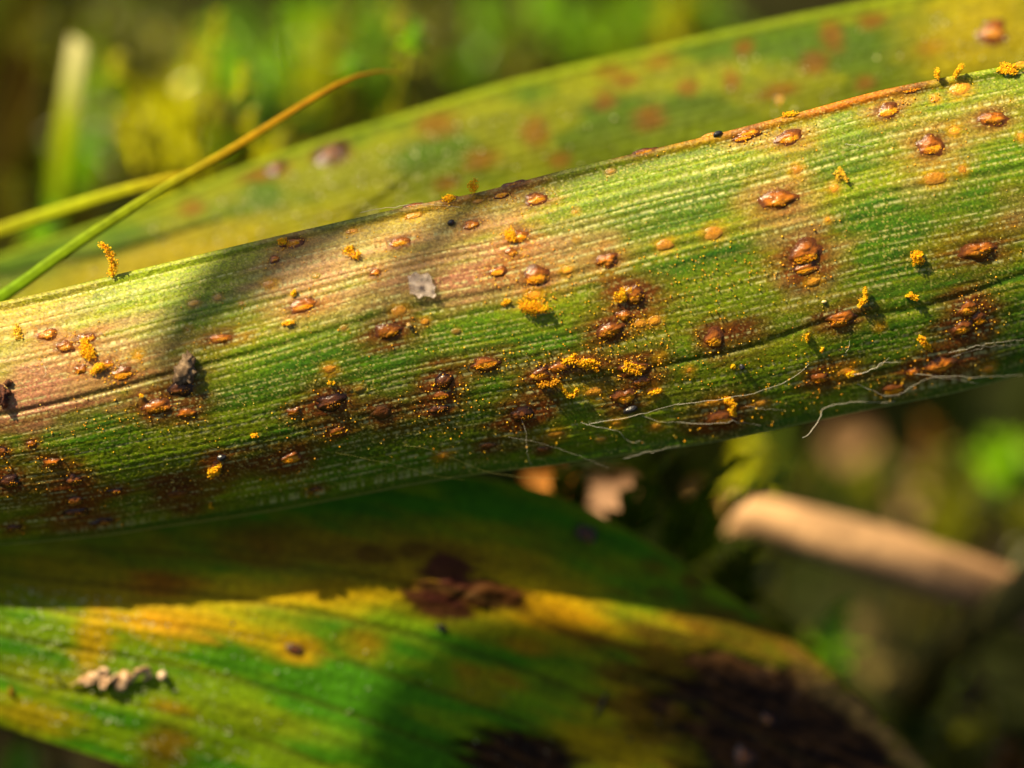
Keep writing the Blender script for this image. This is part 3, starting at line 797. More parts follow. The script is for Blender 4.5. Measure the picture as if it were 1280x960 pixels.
def crumb(name, rib, px, py, w, h, out, col1, col2, mat, lab, cat, seed, n=1, rough=0.5, group=None, ang=0.0):
    """uneven lump: displaced ball squashed onto the leaf"""
    p, al, dn, nn = rib.frame(px, py)
    ca, sa = math.cos(ang), math.sin(ang)
    al, dn = al * ca + dn * sa, dn * ca - al * sa
    sv, sf = ico(3 if w > 14 else 2)
    nz = fbm(sv[:, 0] * 1.8 + seed, sv[:, 1] * 1.8, sv[:, 2] * 1.8, 4)
    nz2 = noise(sv[:, 0] * 6 + seed, sv[:, 1] * 6, sv[:, 2] * 6)
    rr = 1 + rough * (nz - 0.5) * 2 + rough * 0.5 * (nz2 - 0.5) + rough * 0.35 * (noise(sv[:, 0] * 13, sv[:, 1] * 13 + seed, sv[:, 2] * 13) - 0.5)
    v = sv * rr[:, None]
    V = v[:, :1] * al * w / 64 + v[:, 1:2] * dn * h / 64 + (v[:, 2:] + 0.6) * nn * out
    c = mixc(np.zeros((len(sv), 3)) + np.array(col1), col2, sstep(0.35, 0.65, nz2 * 0.5 + nz * 0.5))
    o, _ = origin_mesh(name, V + p, sf, c, mat, base=p)
    return tag(o, lab, cat, group)

crumb('soil_crumb', MAIN, 232, 462, 24, 34, 0.20, (0.34, 0.25, 0.16), (0.12, 0.08, 0.05), M_CRUMB, 'rough grey-brown soil crumb perched on a dark pustule', 'soil crumb', 3.0, rough=1.0, ang=0.3)
crumb('soil_crumb', MAIN, 237, 449, 12, 12, 0.22, (0.40, 0.30, 0.20), (0.18, 0.12, 0.08), M_CRUMB, 'small grey soil crumb on top of the rough grey-brown one', 'soil crumb', 8.0, rough=0.8)
crumb('soil_crumb', MAIN, 4, 492, 18, 26, 0.22, (0.05, 0.03, 0.03), (0.16, 0.06, 0.03), M_CRUMB, 'dark reddish-black crumb on the pink end of the ribbed leaf', 'soil crumb', 5.0, rough=0.9)
crumb('soil_crumb', MAIN, 11, 478, 10, 10, 0.12, (0.14, 0.06, 0.03), (0.05, 0.03, 0.02), M_CRUMB, 'small brown crumb beside the dark reddish-black crumb', 'soil crumb', 6.0, rough=0.9)
BL = 'black specks on the leaves'
for (x, y, w, h, lab, sd) in ((788, 511, 18, 9, 'glossy black seed under a split pustule in the lower cluster', 1.0), (564, 279, 9, 8, 'tiny black speck on the brownish shaded band near the rim', 2.0), (927, 458, 7, 8, 'black bead touching a tiny spore crumb on green leaf', 3.0), (897, 168, 13, 7, 'dark grey speck on the orange-brown rim', 4.0), (277, 571, 12, 10, 'black bead beside a spore heap in the shaded lower half', 5.0)):
    crumb('black_speck', MAIN, x, y, w, h, 0.12, (0.012, 0.012, 0.014), (0.03, 0.03, 0.035), M_BLACK, lab, 'speck', sd, rough=0.3, group=BL, ang=-0.3)
crumb('pale_seed', MAIN, 1030, 377, 7, 4, 0.05, (0.6, 0.5, 0.2), (0.75, 0.65, 0.35), M_GRAIN, 'tiny pale oval seed on clean green leaf', 'seed', 4.0, rough=0.15)

def clear_flake():
    p, al, dn, nn = MAIN.frame(527, 357)
    n = 15
    X, Y = np.meshgrid(np.linspace(-1, 1, n), np.linspace(-1, 1, n), indexing='ij')
    jx = 0.16 * (noise(X * 3, Y * 3, 2) - 0.5); jy = 0.16 * (noise(X * 3, Y * 3, 9) - 0.5)
    Z = 0.03 + 0.16 * noise(X * 3.2, Y * 3.2, 5) + 0.12 * noise(X * 6, Y * 6, 5)
    Wd = 0.52 * (1 + 0.3 * (noise(Y * 2, 3.0) - 0.5)); Hd = 0.50 * (1 + 0.35 * (noise(X * 2.5, 7.0) - 0.5))
    X, Y = X * np.sqrt(1 - 0.36 * Y ** 2), Y * np.sqrt(1 - 0.36 * X ** 2)
    sh = (X + jx)[..., None] * al * Wd[..., None] + (Y + jy + 0.25 * X)[..., None] * dn * Hd[..., None]
    a = sh + Z[..., None] * nn; b = sh + (Z - 0.02)[..., None] * nn
    V = np.concatenate([a.reshape(-1, 3), b.reshape(-1, 3)])
    i = np.arange(n - 1)[:, None] * n; j = np.arange(n - 1)[None]
    F = np.stack([i + j, i + n + j, i + n + j + 1, i + j + 1], -1).reshape(-1, 4)
    ringi = [k * n for k in range(n)] + [(n - 1) * n + k for k in range(1, n)] + [k * n + n - 1 for k in range(n - 2, -1, -1)] + [k for k in range(n - 2, 0, -1)]
    S = np.array([(ringi[q], ringi[(q + 1) % len(ringi)], ringi[(q + 1) % len(ringi)] + n * n, ringi[q] + n * n) for q in range(len(ringi))])
    o, _ = origin_mesh('clear_flake', V + p, np.concatenate([F, F[:, ::-1] + n * n, S]), None, M_FLAKE, base=p)
    tag(o, 'crinkled see-through skin flake on the brownish shaded band', 'flake')
clear_flake()

# ------------------------------------------------------------------ the leaf behind
BT = [(-1500, 800), (-600, 480), (-200, 385), (0, 318), (200, 250), (330, 198), (450, 158), (480, 149), (620, 106), (800, 63), (960, 26), (1090, 0), (1280, -38), (1700, -110), (2600, -200)]
BB = [(-1500, 930), (-600, 610), (-200, 488), (0, 428), (200, 380), (330, 348), (450, 320), (480, 313), (620, 284), (800, 240), (960, 200), (1090, 166), (1280, 126), (1700, 50), (2600, -160)]
def back_depth(u, t):
    u, t = np.asarray(u, float), np.asarray(t, float)
    d = 7.4 + 3.0 * (t - 0.8) ** 2 + 0.9 * sstep(450, -200, u) - 0.9 * sstep(700, 1280, u)
    return d + 12 * sstep(-500, -1500, u) + 10 * sstep(1700, 2600, u)
BACK = Ribbon([(x, x, y) for x, y in BT], [(x, x, y) for x, y in BB], back_depth, 0.32)
BACK.prep(np.linspace(-60, 1340, 240), np.linspace(0, 1, 70))
def back_relief(U, T, Q):
    ph = 18 * T + 0.2 * noise(U / 200, T * 8)
    H = 0.012 * np.cos(2 * math.pi * ph) * np.clip(np.minimum(T, 1 - T) * 25, 0, 1)
    H += 0.12 * np.exp(-((T - 0.02) / 0.035) ** 2) - 0.10 * np.exp(-((T - 0.10) / 0.035) ** 2)
    H += 0.06 * (noise(Q[..., 0] / 7, Q[..., 1] / 5, 2) - 0.5) + 0.15 * (fbm(Q[..., 0] / 80, Q[..., 1] / 40, 6, 2) - 0.5)
    return H
def back_paint(U, T, Q, H):
    ph = 18 * T
    c = np.zeros(U.shape + (3,)) + (0.052, 0.092, 0.001)
    c = mixc(c, (0.13, 0.145, 0.002), sstep(0.4, 0.65, fbm(Q[..., 0] / 110, Q[..., 1] / 50, 2.0)))
    c = mixc(c, (0.25, 0.24, 0.03), 0.8 * sstep(0.35, 0.8, T) * sstep(700, 350, U))
    c = mixc(c, (0.16, 0.18, 0.01), 0.5 * sstep(0.3, 0.8, T))
    c = c * (0.8 + 0.4 * noise(ph, U / 150))[..., None]
    bl = [(545,153,46,26),(669,165,28,26),(760,84,30,18),(823,70,34,22),(756,124,26,18),(813,148,36,24),(783,100,28,16),(914,99,18,20),(1040,45,24,28),(1018,80,30,24),(975,112,44,14),(1082,104,24,14),(1090,25,30,16),(600,200,40,20),(330,215,60,16),(415,190,40,22),(860,110,22,16),(930,60,20,14),(1165,60,30,16),(700,200,26,14),(240,260,26,14),(560,230,30,14)]
    for k, (x, y, rx, ry) in enumerate(bl):
        c = mixc(c, (0.13, 0.045, 0.016), 0.7 * blob(Q, x, y, rx * 0.55, ry * 0.65, -12, 0.7, 0.6, k * 2.3, 20))
    c = mixc(c, (0.05, 0.018, 0.01), 0.85 * blob(Q, 415, 192, 24, 14, -20, 0.4, 0.3, 2, 16))
    c = mixc(c, (0.34, 0.24, 0.02), 0.45 * blob(Q, 1230, 40, 90, 60, -12, 0.6, 0.4, 3, 40))
    c = mixc(c, (0.36, 0.26, 0.06), 0.5 * blob(Q, 200, 335, 190, 34, -15, 0.5, 0.4, 5, 40))
    c = mixc(c, (0.20, 0.26, 0.01), 0.7 * np.exp(-((T - 0.02) / 0.045) ** 2))  # light shining through the rim, painted as a bright green line
    c = c * (0.75 + 0.5 * noise(Q[..., 0] / 5, Q[..., 1] / 4, 7))[..., None]
    return c
back_base = P(-1500, 900, 18)
back = empty('strap_leaf', back_base)
tag(back, 'out-of-focus green leaf with faded reddish blotches, lying just behind the rust-dotted one', 'leaf')
BACK.build('leaf_blade', us_range(-40, 1320, 3.0, -1500, 2600, 20), 130, back_relief, back_paint, M_LEAF_SOFT, back, back_base)
for k, (x, y, w, h, kind) in enumerate([(1240, 41, 40, 30, 'dome'), (975, 125, 19, 16, 'flat'), (345, 209, 26, 18, 'dark'), (415, 190, 40, 26, 'dark')]):
    build_pustule(BACK, x, y, w, h, kind, back, back_base, 900 + k)
def sparkle(rib, us, ts, n, colr, lo, hi, keep=None, lift=0.02, base=None):
    u = RNG.uniform(us[0], us[1], n); t = RNG.uniform(ts[0], ts[1], n)
    if keep is not None:
        q = rib.pix(u, t); k = RNG.uniform(0, 1, n) < keep(q[:, 0], q[:, 1]); u, t = u[k], t[k]
    p = rib.point(u, t, lift)
    return scatter(ICO0, p - base, lo + (hi - lo) * RNG.uniform(0, 1, len(u)) ** 3, np.array(colr) * RNG.uniform(0.6, 1.2, (len(u), 1)), 0.1)
M_BEAD = pigment_mat('glossy_glint', rough=0.12, spec=0.9, mottle=0.05)  # for pale beads added to make glints on the leaves
v, f, c = sparkle(BACK, (-20, 1300), (0.2, 0.97), 2600, (0.62, 0.60, 0.34), 0.02, 0.075, lambda x, y: 0.08 + 0.35 * sstep(0.45, 0.65, fbm(x / 70, y / 50, 3.0)) + 0.9 * np.exp(-((x - 400) / 140) ** 2), 0.05, back_base)
tag(link('glint_bead', mesh_from('glint_bead', v, f, c), M_BEAD, back), kind='stuff')

# ------------------------------------------------------------------ the yellowing leaf below
VEIN = 15.0
LT = [(0, -900, 520), (1, -400, 545), (2, 0, 575), (3, 330, 575), (4, 620, 600), (5, 780, 660), (6, 950, 770), (7, 1080, 872), (8, 1165, 960), (9, 1240, 1060), (10, 1290, 1150)]
LB = [(0, -900, 640), (1, -400, 770), (2, 0, 908), (3, 210, 978), (4, 420, 1070), (5, 600, 1140), (6, 800, 1190), (7, 980, 1215), (8, 1120, 1215), (9, 1220, 1195), (10, 1285, 1160)]
def low_depth(u, t):
    u, t = np.asarray(u, float), np.asarray(t, float)
    x = 150 * u - 300
    d = 5.2 + 2.2 * sstep(2.2, 6.5, u) + 6.5 * (np.maximum(t - 0.55, 0)) ** 2
    d = d + 5.0 * np.maximum(0.30 - t, 0) ** 2 * sstep(3.0, 5.0, u) * 3
    d = d + 5.0 * np.maximum(0.56 - t, 0) * sstep(3.6, 2.0, u)      # rolls away behind the ridge
    d = d + 8 * sstep(1.6, 0, u) + 4 * sstep(7.5, 10, u)
    return d
LOW = Ribbon(LT, LB, low_depth, 0.35)
LOW.prep(np.linspace(1.6, 9, 300), np.linspace(0, 1, 110))
def low_phase(U, T):
    return 26 * T + 0.5 * noise(U * 1.3, T * 6)
def necro(Q):
    a = blob(Q, 1000, 930, 190, 95, 26, 0.18, 0.45, 4, 40)
    a = np.maximum(a, blob(Q, 655, 955, 80, 42, 10, 0.2, 0.5, 6, 30))
    a = np.maximum(a, blob(Q, 940, 850, 90, 24, 22, 0.25, 0.5, 9, 26))
    return a
def low_relief(U, T, Q):
    ph = low_phase(U, T)
    fade = np.clip(np.minimum(T, 1 - T) * 20, 0, 1)
    H = 0.010 * np.cos(2 * math.pi * ph) * fade * (0.4 + noise(ph * 0.4, U))
    for k, tt in enumerate((0.30, 0.42, 0.53, 0.66, 0.80)):
        H -= 0.05 * np.exp(-((T - tt - 0.02 * (noise(U * 1.2, k * 5.0) - 0.5)) / 0.009) ** 2)
    H += 0.05 * (noise(Q[..., 0] / 5, Q[..., 1] / 3.5, 2) - 0.5) + 0.35 * (fbm(Q[..., 0] / 130, Q[..., 1] / 60, 8, 2) - 0.5)
    H -= necro(Q) * (0.05 + 0.30 * fbm(Q[..., 0] / 18, Q[..., 1] / 12, 3, 3))
    H += 0.25 * blob(Q, 585, 738, 60, 20, 8, 0.6, 0.4, 2, 20) * (0.3 + noise(Q[..., 0] / 14, Q[..., 1] / 9, 6))
    return H
def low_paint(U, T, Q, H):
    ph = low_phase(U, T)
    X, Y = Q[..., 0], Q[..., 1]
    c = np.zeros(U.shape + (3,)) + (0.060, 0.175, 0.003)
    c = mixc(c, (0.145, 0.23, 0.004), sstep(0.42, 0.66, fbm(X / 150 + 4, (Y - 0.27 * X) / 26 + 1, 2.0)))
    YEL, ORA = (0.50, 0.34, 0.018), (0.54, 0.27, 0.03)
    st = [(220,765,85,30,5,ORA,0.95),(380,742,170,20,0,YEL,0.95),(640,750,130,38,12,YEL,1.0),(700,775,60,22,14,ORA,0.8),(480,690,220,34,3,(0.26,0.17,0.016),0.9),(100,720,130,40,0,(0.26,0.17,0.016),0.8),(115,800,22,40,10,ORA,0.6),
          (290,770,110,22,10,(0.22,0.24,0.01),0.6),(370,812,30,14,12,ORA,0.9),(340,800,60,18,14,YEL,0.6),(460,805,26,18,10,(0.34,0.20,0.02),0.8),(60,850,60,18,16,(0.30,0.28,0.02),0.6),(40,895,60,18,14,(0.36,0.26,0.02),0.8),
          (215,885,30,10,12,(0.30,0.14,0.02),0.7),(210,935,30,26,0,(0.20,0.09,0.02),0.8),(350,905,120,16,14,(0.16,0.19,0.01),0.6),(600,785,110,16,14,(0.20,0.20,0.012),0.6),(660,810,26,10,14,(0.34,0.17,0.04),0.7),
          (585,840,20,12,10,(0.26,0.13,0.04),0.7),(630,848,26,10,16,(0.26,0.13,0.04),0.7),(690,860,24,12,14,(0.03,0.05,0.012),0.6),(600,865,30,14,10,(0.24,0.15,0.03),0.6),(810,885,60,26,20,(0.40,0.22,0.03),0.9),(850,830,80,30,22,(0.34,0.24,0.02),0.8),(770,935,80,36,10,(0.42,0.29,0.02),0.9),
          (730,668,14,11,10,(0.03,0.012,0.008),0.95),(820,710,18,10,10,(0.10,0.05,0.015),0.6),(865,730,10,24,-10,(0.07,0.05,0.012),0.6),(1040,850,60,22,36,(0.36,0.25,0.05),0.8),(1120,930,40,24,44,(0.38,0.26,0.10),0.8),(990,800,40,14,30,(0.16,0.10,0.02),0.7),
          (330,680,46,24,0,(0.16,0.07,0.02),0.7),(400,735,40,12,0,(0.18,0.05,0.015),0.3),(200,732,44,16,0,(0.22,0.07,0.02),0.85),(860,780,30,10,20,ORA,0.5),(420,690,40,14,0,(0.10,0.05,0.02),0.6),(560,690,40,14,0,(0.13,0.07,0.02),0.6)]
    for k, (x, y, rx, ry, a, colr, s) in enumerate(st):
        c = mixc(c, colr, 0.9 * s * blob(Q, x, y, rx, ry, a, 0.75, 0.6, k * 2.7, 34))
    c = c * (0.82 + 0.36 * noise(ph * 1.5, U * 2))[..., None]
    for k, (x, y, rx, ry, a) in enumerate([(560, 712, 34, 22, 10), (590, 742, 75, 20, 8), (545, 755, 44, 16, 18), (470, 692, 26, 12, 0), (515, 688, 24, 10, 0)]):
        c = mixc(c, (0.055, 0.016, 0.010), (0.95 if k < 3 else 0.6) * blob(Q, x, y, rx, ry, a, 0.25, 0.5, k * 4.4, 22))
    n = necro(Q)
    c = mixc(c, (0.09, 0.040, 0.012), 0.8 * blob(Q, 970, 900, 240, 125, 26, 0.2, 0.5, 4, 40) * (1 - n))
    dk = mixc(np.zeros(U.shape + (3,)) + (0.012, 0.006, 0.003), (0.055, 0.027, 0.010), sstep(0.42, 0.68, fbm(X / 34 + Y / 50, (Y - 0.45 * X) / 7, 5)))
    c = c * (1 - n[..., None]) + dk * n[..., None]
    rimtan = sstep(0.012, 0.03, T) * (1 - sstep(0.06, 0.13, T + 0.06 * (noise(X / 20, Y / 20, 2) - 0.5))) * sstep(6.1, 6.8, U)
    c = mixc(c, (0.34, 0.22, 0.08), 0.85 * rimtan * (0.4 + 0.8 * noise(X / 16, Y / 12, 6)))
    for k, tt in enumerate((0.30, 0.42, 0.53, 0.66, 0.80)):
        c = mixc(c, (0.05, 0.035, 0.01), 0.55 * np.exp(-((T - tt - 0.02 * (noise(U * 1.2, k * 5.0) - 0.5)) / 0.007) ** 2))
    c = c * (0.72 + 0.56 * noise(X / 4, Y / 3, 7))[..., None]
    c = mixc(c, (0.22, 0.25, 0.03), 0.6 * sstep(0.012, 0.002, T) + 0.6 * sstep(0.985, 0.997, T))
    return c
low_base = P(-900, 600, 13)
low = empty('strap_leaf', low_base)
tag(low, 'yellowing green leaf with black dead patches and a pale curl on it, under the others', 'leaf')
LOW.build('leaf_blade', np.r_[np.linspace(0, 1.5, 10)[:-1], np.linspace(1.5, 8.4, 560), np.linspace(8.4, 10, 24)[1:]], 210, low_relief, low_paint, M_LEAF_SOFT, low, low_base)
v, f, c = sparkle(LOW, (1.9, 6.0), (0.46, 0.98), 5200, (0.66, 0.68, 0.45), 0.012, 0.048,
                  lambda x, y: np.clip(0.08 + 1.0 * np.exp(-((x - 130) / 170) ** 2) * sstep(0.3, 0.6, fbm(x / 50, y / 30, 2)) + 0.7 * np.exp(-((y - 745 + 0.12 * (x - 150)) / 26) ** 2), 0, 1), 0.03, low_base)
tag(link('glint_bead', mesh_from('glint_bead', v, f, c), M_BEAD, low), kind='stuff')  # beads added for the sparkle of this leaf
for k, (x, y, w, h, kind) in enumerate([(648, 747, 28, 20, 'dark'), (556, 716, 34, 22, 'dark'), (732, 668, 26, 20, 'dark'), (368, 812, 22, 13, 'deep'), (960, 900, 20, 14, 'dark'), (930, 945, 30, 22, 'dark')]):
    build_pustule(LOW, x, y, w, h, kind, low, low_base, 1200 + k)

# pale twisted curl and specks on it
def curl():
    path = [(88, 857, 0.15), (100, 852, 0.3), (112, 849, 0.35), (122, 846, 0.4), (129, 838, 0.7), (132, 846, 0.4), (128, 856, 0.3), (136, 851, 0.45), (146, 848, 0.4), (150, 857, 0.3), (157, 848, 0.5), (166, 846, 0.5), (176, 838, 0.7), (184, 838, 0.6), (187, 846, 0.4), (179, 849, 0.3)]
    pts = []
    for x, y, l in path:
        u, t = LOW.find(x, y); pts.append(LOW.point(u, t, l * 0.32))
    n = 130
    pts = smooth_path(pts, n)
    t_, a, b = frames(pts)
    nrm = P(640, 480, -1) - P(640, 480, 0)
    s = np.linspace(0, 1, n)
    tw = 6.5 * s + 1.2 * np.sin(s * 13)
    wd = (0.17 + 0.16 * noise(s * 14, 2.0) + 0.08 * np.sin(s * 24) ** 2) * np.clip(np.minimum(s, 1 - s) * 9, 0.35, 1) * 0.72
    m = 10
    ang = np.arange(m) * 2 * math.pi / m
    ex, ey = np.cos(ang), np.sin(ang) * 0.42
    X = ex[None] * np.cos(tw)[:, None] - ey[None] * np.sin(tw)[:, None]; Y = ex[None] * np.sin(tw)[:, None] + ey[None] * np.cos(tw)[:, None]
    X = X * (1 + 0.5 * (noise(s[:, None] * 44, ang[None] * 1.6, 3) - 0.5) * 1.6); Y = Y * (1 + 0.5 * (noise(s[:, None] * 44, ang[None] * 1.6, 8) - 0.5) * 1.6)
    V = pts[:, None] + wd[:, None, None] * (a[:, None] * X[..., None] + b[:, None] * Y[..., None])
    i = np.arange(n - 1)[:, None] * m; j = np.arange(m)[None]; j2 = (j + 1) % m
    F = np.stack([i + j, i + j2, i + m + j2, i + m + j], -1).reshape(-1, 4)
    C = mixc(np.zeros((n, m, 3)) + (0.60, 0.43, 0.28), (0.25, 0.14, 0.07), sstep(0.4, 0.7, noise(s[:, None] * 30, ang[None] * 2, 5)))
    o, _ = origin_mesh('shrivelled_curl', V, F, C.reshape(-1, 3), M_CRUMB, base=pts[0])
    tag(o, 'cream twisted shrivelled curl lying on the yellowing leaf', 'plant scrap')
curl()
crumb('plant_scrap', LOW, 203, 844, 11, 13, 0.2, (0.60, 0.46, 0.34), (0.4, 0.3, 0.2), M_CRUMB, 'small cream crumb at the end of the twisted curl', 'plant scrap', 2.0, rough=0.5)
crumb('plant_scrap', LOW, 15, 864, 6, 14, 0.1, (0.30, 0.13, 0.03), (0.2, 0.08, 0.02), M_CRUMB, 'tiny rust-brown sliver near the edge of the yellowing leaf', 'plant scrap', 3.0, rough=0.4, ang=-0.5)
for (x, y, w, h, lab, sd) in ((552, 785, 13, 10, 'black speck beside the dark brown stain on the yellowing leaf', 1.5), (456, 929, 7, 7, 'lone black dot on the green lower part of the yellowing leaf', 2.5), (291, 780, 6, 5, 'minute black dot on the bright band of the yellowing leaf', 3.5), (752, 880, 4, 34, 'thin black upright streak on the yellowing leaf', 4.5), (823, 902, 6, 5, 'black dot by the edge of the large dead patch', 5.5), (787, 924, 8, 4, 'flat black speck between the two dead patches', 6.5), (73, 849, 6, 6, 'tiny dark dot beside the cream curl', 7.5)):
    crumb('black_speck', LOW, x, y, w, h, 0.07, (0.012, 0.010, 0.008), (0.02, 0.016, 0.012), M_BLACK, lab, 'speck', sd, rough=0.35, group=BL)

# ------------------------------------------------------------------ blades, straw and stems
def blade_mesh(path, widths, cols, fold=0.25, n=40, side=None, thick=0.12):
    """flat grass blade: path of world mm points, full width per row, colour per row"""
    path = np.asarray(path, float); k0 = np.linspace(0, 1, len(path))
    s = np.linspace(0, 1, n)
    pts = smooth_path(path, n)
    kn = np.r_[0, np.cumsum(np.linalg.norm(np.diff(path, axis=0), axis=1))]; kn /= kn[-1]
    kw = kn if len(widths) == len(kn) else np.linspace(0, 1, len(widths)); kc = kn if len(cols) == len(kn) else np.linspace(0, 1, len(cols))
    w = np.interp(s, kw, widths)
    cc = np.stack([np.interp(s, kc, np.array(cols)[:, q]) for q in range(3)], -1)
    t = np.gradient(pts, axis=0); t /= np.linalg.norm(t, axis=1)[:, None]
    view = CO - pts if side is None else np.tile(side, (n, 1)); view = view / np.linalg.norm(view, axis=1)[:, None]
    a = np.cross(t, view); a /= np.linalg.norm(a, axis=1)[:, None]; b = np.cross(a, t)
    prof = [(-1, 0), (-0.5, fold * 0.5), (0, fold * 0.2), (0.5, fold * 0.55), (1, 0.1 * fold), (0.5, fold * 0.55 - thick), (0, fold * 0.2 - thick), (-0.5, fold * 0.5 - thick)]
    m = len(prof)
    V = np.stack([pts + a * (x * w / 2)[:, None] + b * (y * w / 2)[:, None] for x, y in prof], 1)
    i = np.arange(n - 1)[:, None] * m; j = np.arange(m)[None]; j2 = (j + 1) % m
    F = np.stack([i + j, i + j2, i + m + j2, i + m + j], -1).reshape(-1, 4)
    return V.reshape(-1, 3), F, np.repeat(cc, m, 0)

def grass_blade(name, path, widths, cols, lab, cat='grass blade', group=None, fold=0.3, mat=None, side=None, n=40):
    v, f, c = blade_mesh(path, widths, cols, fold, n, side)
    o, _ = origin_mesh(name, v, f, c, mat or M_GRASS, base=np.asarray(path[0], float))
    return tag(o, lab, cat, group)

def ground_z(px, py):
    k = SENSOR / LENS / 1280.0
    return CAM_H / (math.sin(PITCH) + (py - 480) * k * math.cos(PITCH)) - FOCUS      # depth where the ray meets the ground

G1, G2, Y1, O1, B1 = (0.11, 0.22, 0.012), (0.16, 0.26, 0.02), (0.34, 0.30, 0.02), (0.46, 0.22, 0.02), (0.22, 0.10, 0.02)
grass_blade('grass_blade', [P(-260, 560, 16), P(-120, 450, 7), P(10, 366, 3.6), P(100, 302, 3.6), P(200, 238, 3.9), P(300, 180, 4.4), P(380, 130, 4.9), P(440, 97, 5.2), P(470, 89, 5.4), P(502, 91, 5.6)],
            [0.6, 0.6, 0.50, 0.45, 0.40, 0.33, 0.24, 0.14, 0.09, 0.04], [G1, G2, (0.2, 0.33, 0.02), (0.24, 0.34, 0.02), (0.30, 0.33, 0.02), (0.46, 0.30, 0.03), (0.46, 0.25, 0.03), (0.36, 0.19, 0.03), (0.30, 0.15, 0.03), (0.30, 0.18, 0.04)],
            'thin arching green grass blade with dried orange tip, in front of the blotched leaf', fold=0.7)
grass_blade('grass_blade', [P(-200, 345, 11), P(-60, 308, 8.5), P(60, 268, 7.4), P(150, 240, 7.0), P(215, 222, 6.8), P(250, 214, 6.8)], [0.6, 0.6, 0.55, 0.5, 0.35, 0.1], [G2, Y1, (0.40, 0.46, 0.02), (0.42, 0.44, 0.03), (0.44, 0.36, 0.05), B1],
            'narrow yellow-green grass blade along the far rim of the blotched leaf')
def rooted(px, py, d):
    p = P(px, py, d); return p
foot = P(50, 420, 45); foot[2] = 0
grass_blade('cut_grass_stub', [foot, P(72, 250, 21), P(86, 150, 18.5), P(100, 52, 16.5)], [1.5, 1.6, 1.6, 1.35], [G1, (0.20, 0.31, 0.01), (0.36, 0.42, 0.06), (0.72, 0.70, 0.38)], 'upright cut grass stub with pale bleached end, beyond the arching blade', 'grass stub', side=SUN + np.array([0, -0.6, 0.2]))
foot = P(25, 320, 60); foot[2] = 0
grass_blade('grass_blade', [foot, P(22, 200, 50), P(25, 80, 46), P(40, -60, 42)], [1.6, 1.6, 1.3, 0.8], [B1, (0.16, 0.05, 0.015), (0.14, 0.07, 0.02), (0.18, 0.14, 0.02)], 'reddish-brown withered blade behind the pale cut grass stub')
foot = P(560, 300, 55); foot[2] = 0
grass_blade('grass_blade', [P(420, 190, 26), P(370, 150, 25), P(330, 118, 25), P(270, 84, 26)], [0.25, 0.3, 0.25, 0.12], [(0.03, 0.05, 0.01), (0.03, 0.05, 0.01), (0.04, 0.06, 0.01), (0.05, 0.07, 0.01)], 'dark hair-thin grass stalk slanting up behind the arching blade')

def stem_mesh(path, rads, cols, seg=14, n=48, seed=1.0, ridge=0.06):
    pts = smooth_path(path, n); s = np.linspace(0, 1, n)
    r = np.interp(s, np.linspace(0, 1, len(rads)), rads)
    v, f = tube(pts, r, seg)
    v = v.reshape(n, seg, 3); th = np.arange(seg)
    rr = 1 + ridge * (noise(s[:, None] * 3, th[None] * 1.3, seed) - 0.5) * 2
    v = pts[:, None] + (v - pts[:, None]) * rr[..., None]
    cc = np.stack([np.interp(s, np.linspace(0, 1, len(cols)), np.array(cols)[:, q]) for q in range(3)], -1)
    C = cc[:, None] * (0.55 + 0.6 * noise(s[:, None] * 8, th[None] * 0.9, seed + 4) + 0.6 * (noise(s[:, None] * 34, th[None] * 2.2, seed) - 0.4))[..., None]
    rag = (noise(th * 1.7, seed, 3.0) - 0.4) * r[0] * 2.2
    ax = (pts[3] - pts[0]) / np.linalg.norm(pts[3] - pts[0])
    v[0] += rag[:, None] * ax; v[1] += 0.5 * rag[:, None] * ax
    caps = np.array([[0, seg - 1 - 0, 1, 1]])
    V = np.concatenate([v.reshape(-1, 3), pts[:1], pts[-1:]]); C = np.concatenate([C.reshape(-1, 3), C[0, :1] * 0.5, C[-1, :1] * 0.5])
    quads = f.tolist(); nn = n * seg
    tris = [(nn, (q + 1) % seg, q) for q in range(seg)] + [(nn + 1, (n - 1) * seg + q, (n - 1) * seg + (q + 1) % seg) for q in range(seg)]
    return V, quads + tris, C
def stem(name, path, rads, cols, lab, cat, seed=1.0, group=None, mat=None, ridge=0.06):
    V, F, C = stem_mesh(path, rads, cols, seed=seed, ridge=ridge)
    base = np.asarray(path[0], float)
    me = bpy.data.meshes.new(name)
    me.from_pydata(((V - base) * MM).tolist(), [], F)
    me.polygons.foreach_set('use_smooth', np.array([len(q) == 4 for q in F], bool))
    at = me.color_attributes.new('pigment', 'FLOAT_COLOR', 'POINT')
    cc = np.ones((len(V), 4), np.float32); cc[:, :3] = np.clip(C, 0, 1); at.data.foreach_set('color', cc.ravel())
    return tag(link(name, me, mat or M_STRAW, None, base), lab, cat, group)
TN1, TN2, TN3 = (0.54, 0.32, 0.15), (0.44, 0.24, 0.10), (0.26, 0.13, 0.05)
end = P(1560, 850, 34)
stem('straw', [P(922, 642, 15.5), P(1010, 665, 15.8), P(1120, 698, 16.3), P(1200, 724, 16.8), P(1290, 756, 17.5), P(1420, 800, 20), end], [0.95, 1.2, 1.15, 1.22, 1.15, 1.1, 1.0], [TN1, TN1, TN2, (0.58, 0.36, 0.18), TN2, TN3, TN3], 'thick pale tan broken straw lying in the grass beyond the yellowing leaf', 'straw', 3.0)
foot = P(1060, 960, 40); foot[2] = 0
